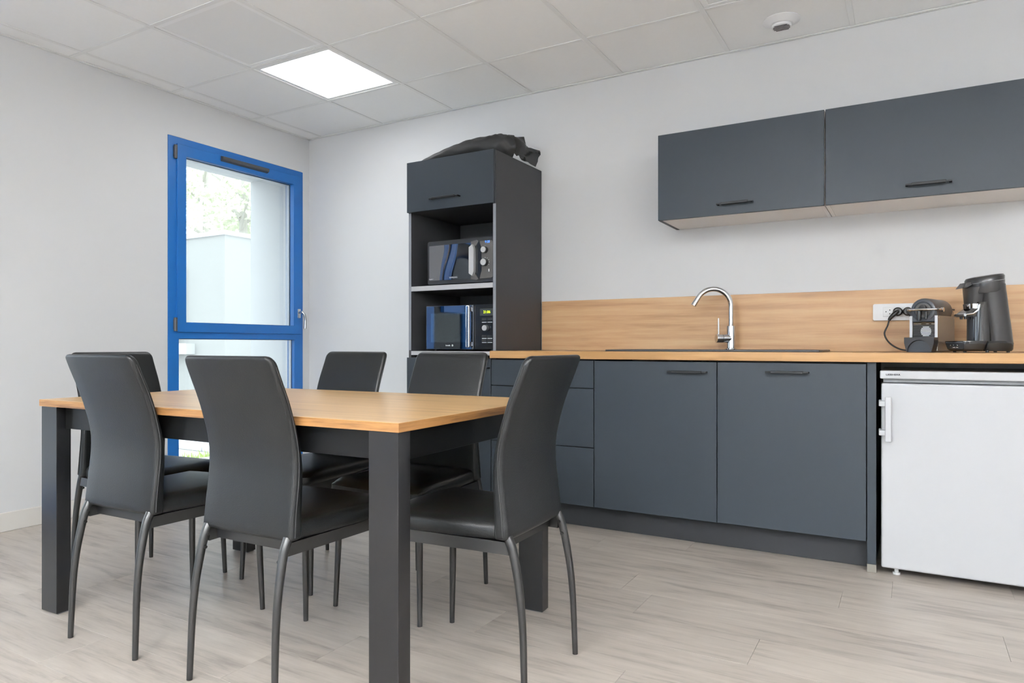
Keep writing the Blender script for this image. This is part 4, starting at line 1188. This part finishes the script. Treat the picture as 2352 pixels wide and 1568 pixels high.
def make_chair(label):
    t = thing('dining_chair', label, 'chair', (0, 0, 0), 0, 'black dining chairs around the table')
    def cp(name, bm, m, par=None, label=None, smooth=40): return part(name, bm, m, par or t, local=True, label=label, smooth=smooth)
    # backrest
    rc, rt = 0.026, 0.013
    zs = [ZBOT, ZBOT + 0.002, ZBOT + 0.006, ZBOT + 0.012] + [0.45 + 0.025 * k for k in range(18)] + [ZTOP - 0.026, ZTOP - 0.018, ZTOP - 0.011, ZTOP - 0.006, ZTOP - 0.002, ZTOP]
    rings = []
    for z in zs:
        hw_ = width(z) / 2; th = thick(z); sh = 0
        if z > ZTOP - rc:
            q = (z - (ZTOP - rc)) / rc; hw_ -= rc * (1 - math.sqrt(max(0, 1 - q * q))) * 0.9
        if z > ZTOP - rt:
            q = (z - (ZTOP - rt)) / rt; s_ = rt * (1 - math.sqrt(max(0, 1 - q * q))) * 0.85; th -= 2 * s_; sh = s_
        if z < ZBOT + 0.012:
            q = 1 - (z - ZBOT) / 0.012; s_ = 0.012 * (1 - math.sqrt(max(0, 1 - q * q))) * 0.8; th -= 2 * s_; sh = s_; hw_ -= s_
        y0 = yrear(z) + sh
        ring = []
        rr = min(th * 0.46, 0.014)
        # rounded rectangle with slightly bowed rear face
        for (cx, cy, a0) in ((hw_ - rr, y0 + rr, -90), (hw_ - rr, y0 + th - rr, 0), (-hw_ + rr, y0 + th - rr, 90), (-hw_ + rr, y0 + rr, 180)):
            for k in range(5):
                a = R(a0 + 22.5 * k)
                ring.append((cx + rr * math.cos(a), cy + rr * math.sin(a), z))
            if a0 == 0:
                for k in range(1, 6):
                    x = (hw_ - rr) * (1 - 2 * k / 6); ring.append((x, y0 + th + 0.003 * math.cos(PI * x / (2 * hw_)), z))
            if a0 == 180:
                for k in range(1, 6):
                    x = (-hw_ + rr) * (1 - 2 * k / 6); ring.append((x, y0 - 0.004 * math.cos(PI * x / (2 * hw_)), z))
        rings.append(ring)
    bm = BM(); loft(bm, rings); bk = cp('backrest', bm, M['leather'], smooth=60)
    for s in (-1, 1):
        pts = []
        for k in range(30):
            z = ZBOT + 0.01 + (ZTOP - 0.03 - ZBOT - 0.01) * k / 29
            pts.append((s * (width(z) / 2 + 0.0006), yrear(z) + 0.013, z))
        bm = BM(); tube(bm, pts, 0.0018, 6); cp('seam', bm, M['piping'], bk)
    # seat cushion
    def outline(s, n_c=7):
        # trapezoid rear width .335, front .405, y .06...505
        P = [(-0.166, 0.066), (0.166, 0.066), (0.204, 0.500), (-0.204, 0.500)]
        rad = [0.02, 0.02, 0.05, 0.05]
        out = []
        for i in range(4):
            p = Vector(P[i]); a = (Vector(P[i - 1]) - p).normalized(); b = (Vector(P[(i + 1) % 4]) - p).normalized()
            r = rad[i]
            p0 = p + a * r; p1 = p + b * r
            for k in range(n_c):
                u = k / (n_c - 1)
                out.append(p0 * (1 - u) ** 2 + p * 2 * u * (1 - u) + p1 * u * u)
            # mid points towards the next corner
            q = Vector(P[(i + 1) % 4]); b2 = (q - p).normalized(); q0 = q - b2 * rad[(i + 1) % 4]
            for k in range(1, 6):
                m_ = p1.lerp(q0, k / 6)
                bow = math.sin(PI * k / 6) * (0.012 if i == 2 else 0.004)
                nrm = Vector((b2.y, -b2.x))
                out.append(m_ + nrm * bow)
        c = Vector((0, 0.285))
        return [c + (v - c) * s for v in out]
    lv = [(0.4205, 0.955), (0.424, 0.985), (0.434, 1.0), (0.450, 0.998), (0.459, 0.98), (0.466, 0.94), (0.4715, 0.86), (0.4755, 0.7), (0.478, 0.45), (0.479, 0.2), (0.479, 0.03)]
    bm = BM(); loft(bm, [[(v.x, v.y, z - 0.012 * max(0, (v.y - 0.44)) / 0.06 * (1 if z > 0.45 else 0)) for v in outline(s)] for z, s in lv]); cp('seat', bm, M['leather'], smooth=70)
    # steel frame under the seat
    def brk(bm, a, b, hw__, z0, z1):
        a = Vector(a); b = Vector(b); d = (b - a).normalized(); n = Vector((-d.y, d.x)) * hw__
        loft(bm, [[(a.x + n.x, a.y + n.y, z0), (a.x - n.x, a.y - n.y, z0), (a.x - n.x, a.y - n.y, z1), (a.x + n.x, a.y + n.y, z1)],
                  [(b.x + n.x, b.y + n.y, z0), (b.x - n.x, b.y - n.y, z0), (b.x - n.x, b.y - n.y, z1), (b.x + n.x, b.y + n.y, z1)]])
    bm = BM()
    for s in (-1, 1): brk(bm, (s * 0.158, 0.05), (s * 0.181, 0.47), 0.0095, 0.386, 0.420)
    brk(bm, (-0.185, 0.462), (0.185, 0.462), 0.009, 0.388, 0.4198); brk(bm, (-0.152, 0.085), (0.152, 0.085), 0.009, 0.390, 0.4198)
    cp('seat_frame', bm, M['chair_metal'], smooth=0)
    for s in (-1, 1):
        path = [(s * 0.1595, 0.056, 0.432), (s * 0.1600, 0.041, 0.400), (s * 0.1615, 0.027, 0.340), (s * 0.1635, 0.015, 0.27), (s * 0.1655, 0.007, 0.185), (s * 0.1675, 0.003, 0.09), (s * 0.169, 0.0, 0.001)]
        sp = spline(path, 4)
        bm = BM(); tube(bm, sp, [0.0135 - 0.0052 * k / (len(sp) - 1) for k in range(len(sp))], 14); lg = cp('leg', bm, M['chair_metal'], smooth=60)
        for zz, yy in ((0.408, 0.049), (0.372, 0.039)):
            bm = BM(); tube(bm, [(s * 0.1490, yy - 0.004, zz), (s * 0.1435, yy - 0.004, zz)], [0.0055, 0.0045], 10); cp('screw', bm, M['screw'], lg)
        bm = BM(); tube(bm, [(s * 0.179, 0.455, 0.388), (s * 0.184, 0.460, 0.2), (s * 0.190, 0.467, 0.001)], [0.0125, 0.011, 0.0085], 14); cp('leg', bm, M['chair_metal'], smooth=60)
    return t

# spots: rear-feet centre, heading (direction faced)
spots = [
    ((-2.195, 1.225), R(1.8), 'black leatherette dining chair on the near long side, left one, back towards the viewer'),
    ((-1.603, 1.239), R(1.5), 'black leatherette dining chair on the near side beside the nearest table leg, back towards viewer'),
    ((-0.888, 1.764), R(91.5), 'black leatherette dining chair alone at the right short end of the table'),
    ((-2.175, 2.345), R(181.5), 'black leatherette dining chair across the table on the window side, before the bare wall corner'),
    ((-1.632, 2.322), R(181.0), 'black leatherette dining chair across the table, in front of the tall charcoal cabinet'),
    ((-2.945, 1.695), R(-89.0), 'black leatherette dining chair at the left short end of the table, mostly hidden'),
]
c0 = make_chair(spots[0][2])
for k, ((x, y), rz, lab_) in enumerate(spots):
    if k == 0:
        c0.location = (x, y, 0); c0.rotation_euler = (0, 0, rz)
    else:
        dup(c0, (x, y, 0), rz, lab_)

# ------------------------------------------------------------------ two uplights added out of view to brighten the ceiling
for (lx, ly, nm) in ((-0.9, -1.9, 'slim white uplight added behind the viewer to brighten the ceiling, in the middle'), (1.7, -0.9, 'slim white uplight added behind the viewer to brighten the ceiling, on the right')):
    t = thing('fill_uplight', nm, 'lamp', (lx, ly, 0), group='added ceiling fill uplights')
    bm = BM(); lathe(bm, [(0.01, 0.001), (0.15, 0.001), (0.15, 0.012), (0.14, 0.02), (0.02, 0.024), (0.01, 0.024)], (lx, ly, 0), n=40); part('base', bm, M['led_frame'], t)
    bm = BM(); cyl(bm, (lx, ly, 0.024), (lx, ly, 1.72), 0.013, n=16); part('pole', bm, M['led_frame'], t)
    bm = BM(); lathe(bm, [(0.02, 1.72), (0.10, 1.74), (0.19, 1.80), (0.23, 1.86), (0.225, 1.86), (0.185, 1.806), (0.09, 1.752), (0.02, 1.745)], (lx, ly, 0), n=48); part('bowl', bm, M['led_frame'], t)
    bm = BM(); lathe(bm, [(0.01, 1.812), (0.186, 1.812), (0.186, 1.816), (0.01, 1.816)], (lx, ly, 0), n=40); part('lit_disc', bm, M['uplight'], t, label='glowing disc')

# ------------------------------------------------------------------ outdoors
bm = BM(); box(bm, -60, XL - WT - 0.001, -30, 60, -0.5, -0.16)
o = struct('trim_5', bm, M['ground'], 'pale ground outside the window')
o.name = 'ground'
bm = BM(); box(bm, -60, 60, -60, YF - WT - 0.001, -0.5, -0.16); o = struct('ground', bm, M['ground'], 'pale ground behind the building')
# neighbouring white annex
bx, by, bz = -8.62, 6.57, 2.62
t = thing('building', 'white flat roofed annex seen through the window', 'building', (bx - 5, by + 4, -0.16))
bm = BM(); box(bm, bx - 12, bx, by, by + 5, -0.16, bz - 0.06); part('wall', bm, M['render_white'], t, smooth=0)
bm = BM(); box(bm, bx - 12.03, bx + 0.03, by - 0.03, by + 5.03, bz - 0.06, bz); part('coping', bm, M['render_grey'], t, smooth=0)
for yy in (by + 0.55, by + 2.2):
    bm = BM(); box(bm, bx + 0.0, bx + 0.12, yy, yy + 0.42, 0.84, 0.98, 0.01, 1); v_ = part('wall_light', bm, M['white_plastic'], t)
    bm = BM(); box(bm, bx + 0.01, bx + 0.11, yy + 0.03, yy + 0.39, 0.81, 0.84); part('lamp_lens', bm, M['pipe'], v_)
bm = BM(); tube(bm, spline([(-9.62, by - 0.09, 2.12), (-9.60, by - 0.09, 1.7), (-9.62, by - 0.09, 1.35), (-9.72, by - 0.10, 1.1), (-9.95, by - 0.10, 0.9)], 6), 0.05, 12)
part('downpipe', bm, M['pipe'], t)
bm = BM(); box(bm, -9.80, -9.55, by - 0.12, by + 0.0, 2.07, 2.14); part('pipe_bracket', bm, M['pipe'], t)
bm = BM(); box(bm, -9.95, -9.55, by - 0.2, by, 0.82, 0.88); box(bm, -9.5, -9.3, by - 0.15, by, 0.82, 0.98); part('service_box', bm, M['pipe'], t)
# paving strip
t = thing('paving', 'strip of pale concrete slabs along the white annex', 'paving', (-7.0, 5.3, -0.16))
for q in range(9):
    for r_ in range(2):
        x0 = -10.0 + q * 0.6; y0 = 4.60 + r_ * 0.6
        bm = BM(); box(bm, x0, x0 + 0.585, y0, y0 + 0.585, -0.158, -0.11 + 0.01 * r_, 0.006, 1); part('slab', bm, M['paver'], t)
# grass tuft by the slabs
def blades(name, cx, cy, z, n, rad, h, m, seed):
    r = random.Random(seed)
    bm = BM()
    for _ in range(n):
        a = r.uniform(0, 2 * PI); q = rad * math.sqrt(r.random())
        x, y = cx + q * math.cos(a), cy + q * math.sin(a)
        lean = Vector((r.uniform(-0.5, 0.5), r.uniform(-0.5, 0.5), 1)) * h * r.uniform(0.5, 1)
        sd = Vector((math.cos(a + 1.3), math.sin(a + 1.3), 0)) * 0.012
        b0 = Vector((x, y, z))
        v = [bm.verts.new(b0 - sd), bm.verts.new(b0 + sd), bm.verts.new(b0 + lean * 0.6 + sd * 0.7), bm.verts.new(b0 + lean)]
        bm.faces.new((v[0], v[1], v[2])); bm.faces.new((v[0], v[2], v[3]))
    return finish(name, bm, m, smooth=0)
o = blades('grass_tuft', -5.30, 3.92, -0.165, 500, 0.28, 0.20, M['leaf2'], 5)
o['kind'] = 'stuff'; tag(o, 'yellow green grass tuft on the ground just outside the window', 'grass')
# trees behind the annex
def tree(cx, cy, h, rad, label, seed, n=2600):
    r = random.Random(seed)
    t = thing('tree', label, 'tree', (cx, cy, -0.17), group='trees behind the annex')
    bm = BM(); tube(bm, [(cx, cy, -0.17), (cx + 0.1, cy, h * 0.35), (cx, cy + 0.1, h * 0.6), (cx + 0.15, cy, h * 0.9)], [0.22, 0.17, 0.12, 0.04], 10)
    for k in range(9):
        a = r.uniform(0, 2 * PI); z = h * r.uniform(0.35, 0.75)
        tube(bm, [(cx, cy, z), (cx + rad * 0.4 * math.cos(a), cy + rad * 0.4 * math.sin(a), z + 0.5), (cx + rad * 0.8 * math.cos(a), cy + rad * 0.8 * math.sin(a), z + 0.9)], [0.07, 0.05, 0.015], 6)
    part('trunk', bm, M['bark'], t)
    bm = BM()
    clumps = []
    for _ in range(34):
        a, b_ = r.uniform(0, 2 * PI), math.acos(r.uniform(-0.8, 1))
        q = rad * r.uniform(0.45, 1.0)
        clumps.append((Vector((cx + q * math.sin(b_) * math.cos(a), cy + q * math.sin(b_) * math.sin(a), h * 0.62 + q * 0.95 * math.cos(b_))), rad * r.uniform(0.18, 0.34)))
    for _ in range(n):
        c, q = r.choice(clumps)
        d = Vector((r.gauss(0, 1), r.gauss(0, 1), r.gauss(0, 1))).normalized() * q * r.random() ** 0.4
        p = c + d
        u = Vector((r.gauss(0, 1), r.gauss(0, 1), r.gauss(0, 1))).normalized()
        v_ = u.orthogonal().normalized()
        s = r.uniform(0.05, 0.11)
        vv = [bm.verts.new(p - u * s), bm.verts.new(p + v_ * s * 0.5), bm.verts.new(p + u * s), bm.verts.new(p - v_ * s * 0.5)]
        bm.faces.new(vv)
    o = part('foliage', bm, M['leaf'], t, smooth=0)
    o['kind'] = 'stuff'
tree(-18.5, 14.7, 8.6, 1.6, 'pale green leafy tree seen through the window, the right one near the reveal', 11)
tree(-23.1, 16.7, 9.8, 1.8, 'pale green leafy tree seen through the window, the left one', 23)
tree(-29.4, 22.3, 12.6, 2.2, 'pale green leafy tree farthest behind the annex roof', 31)
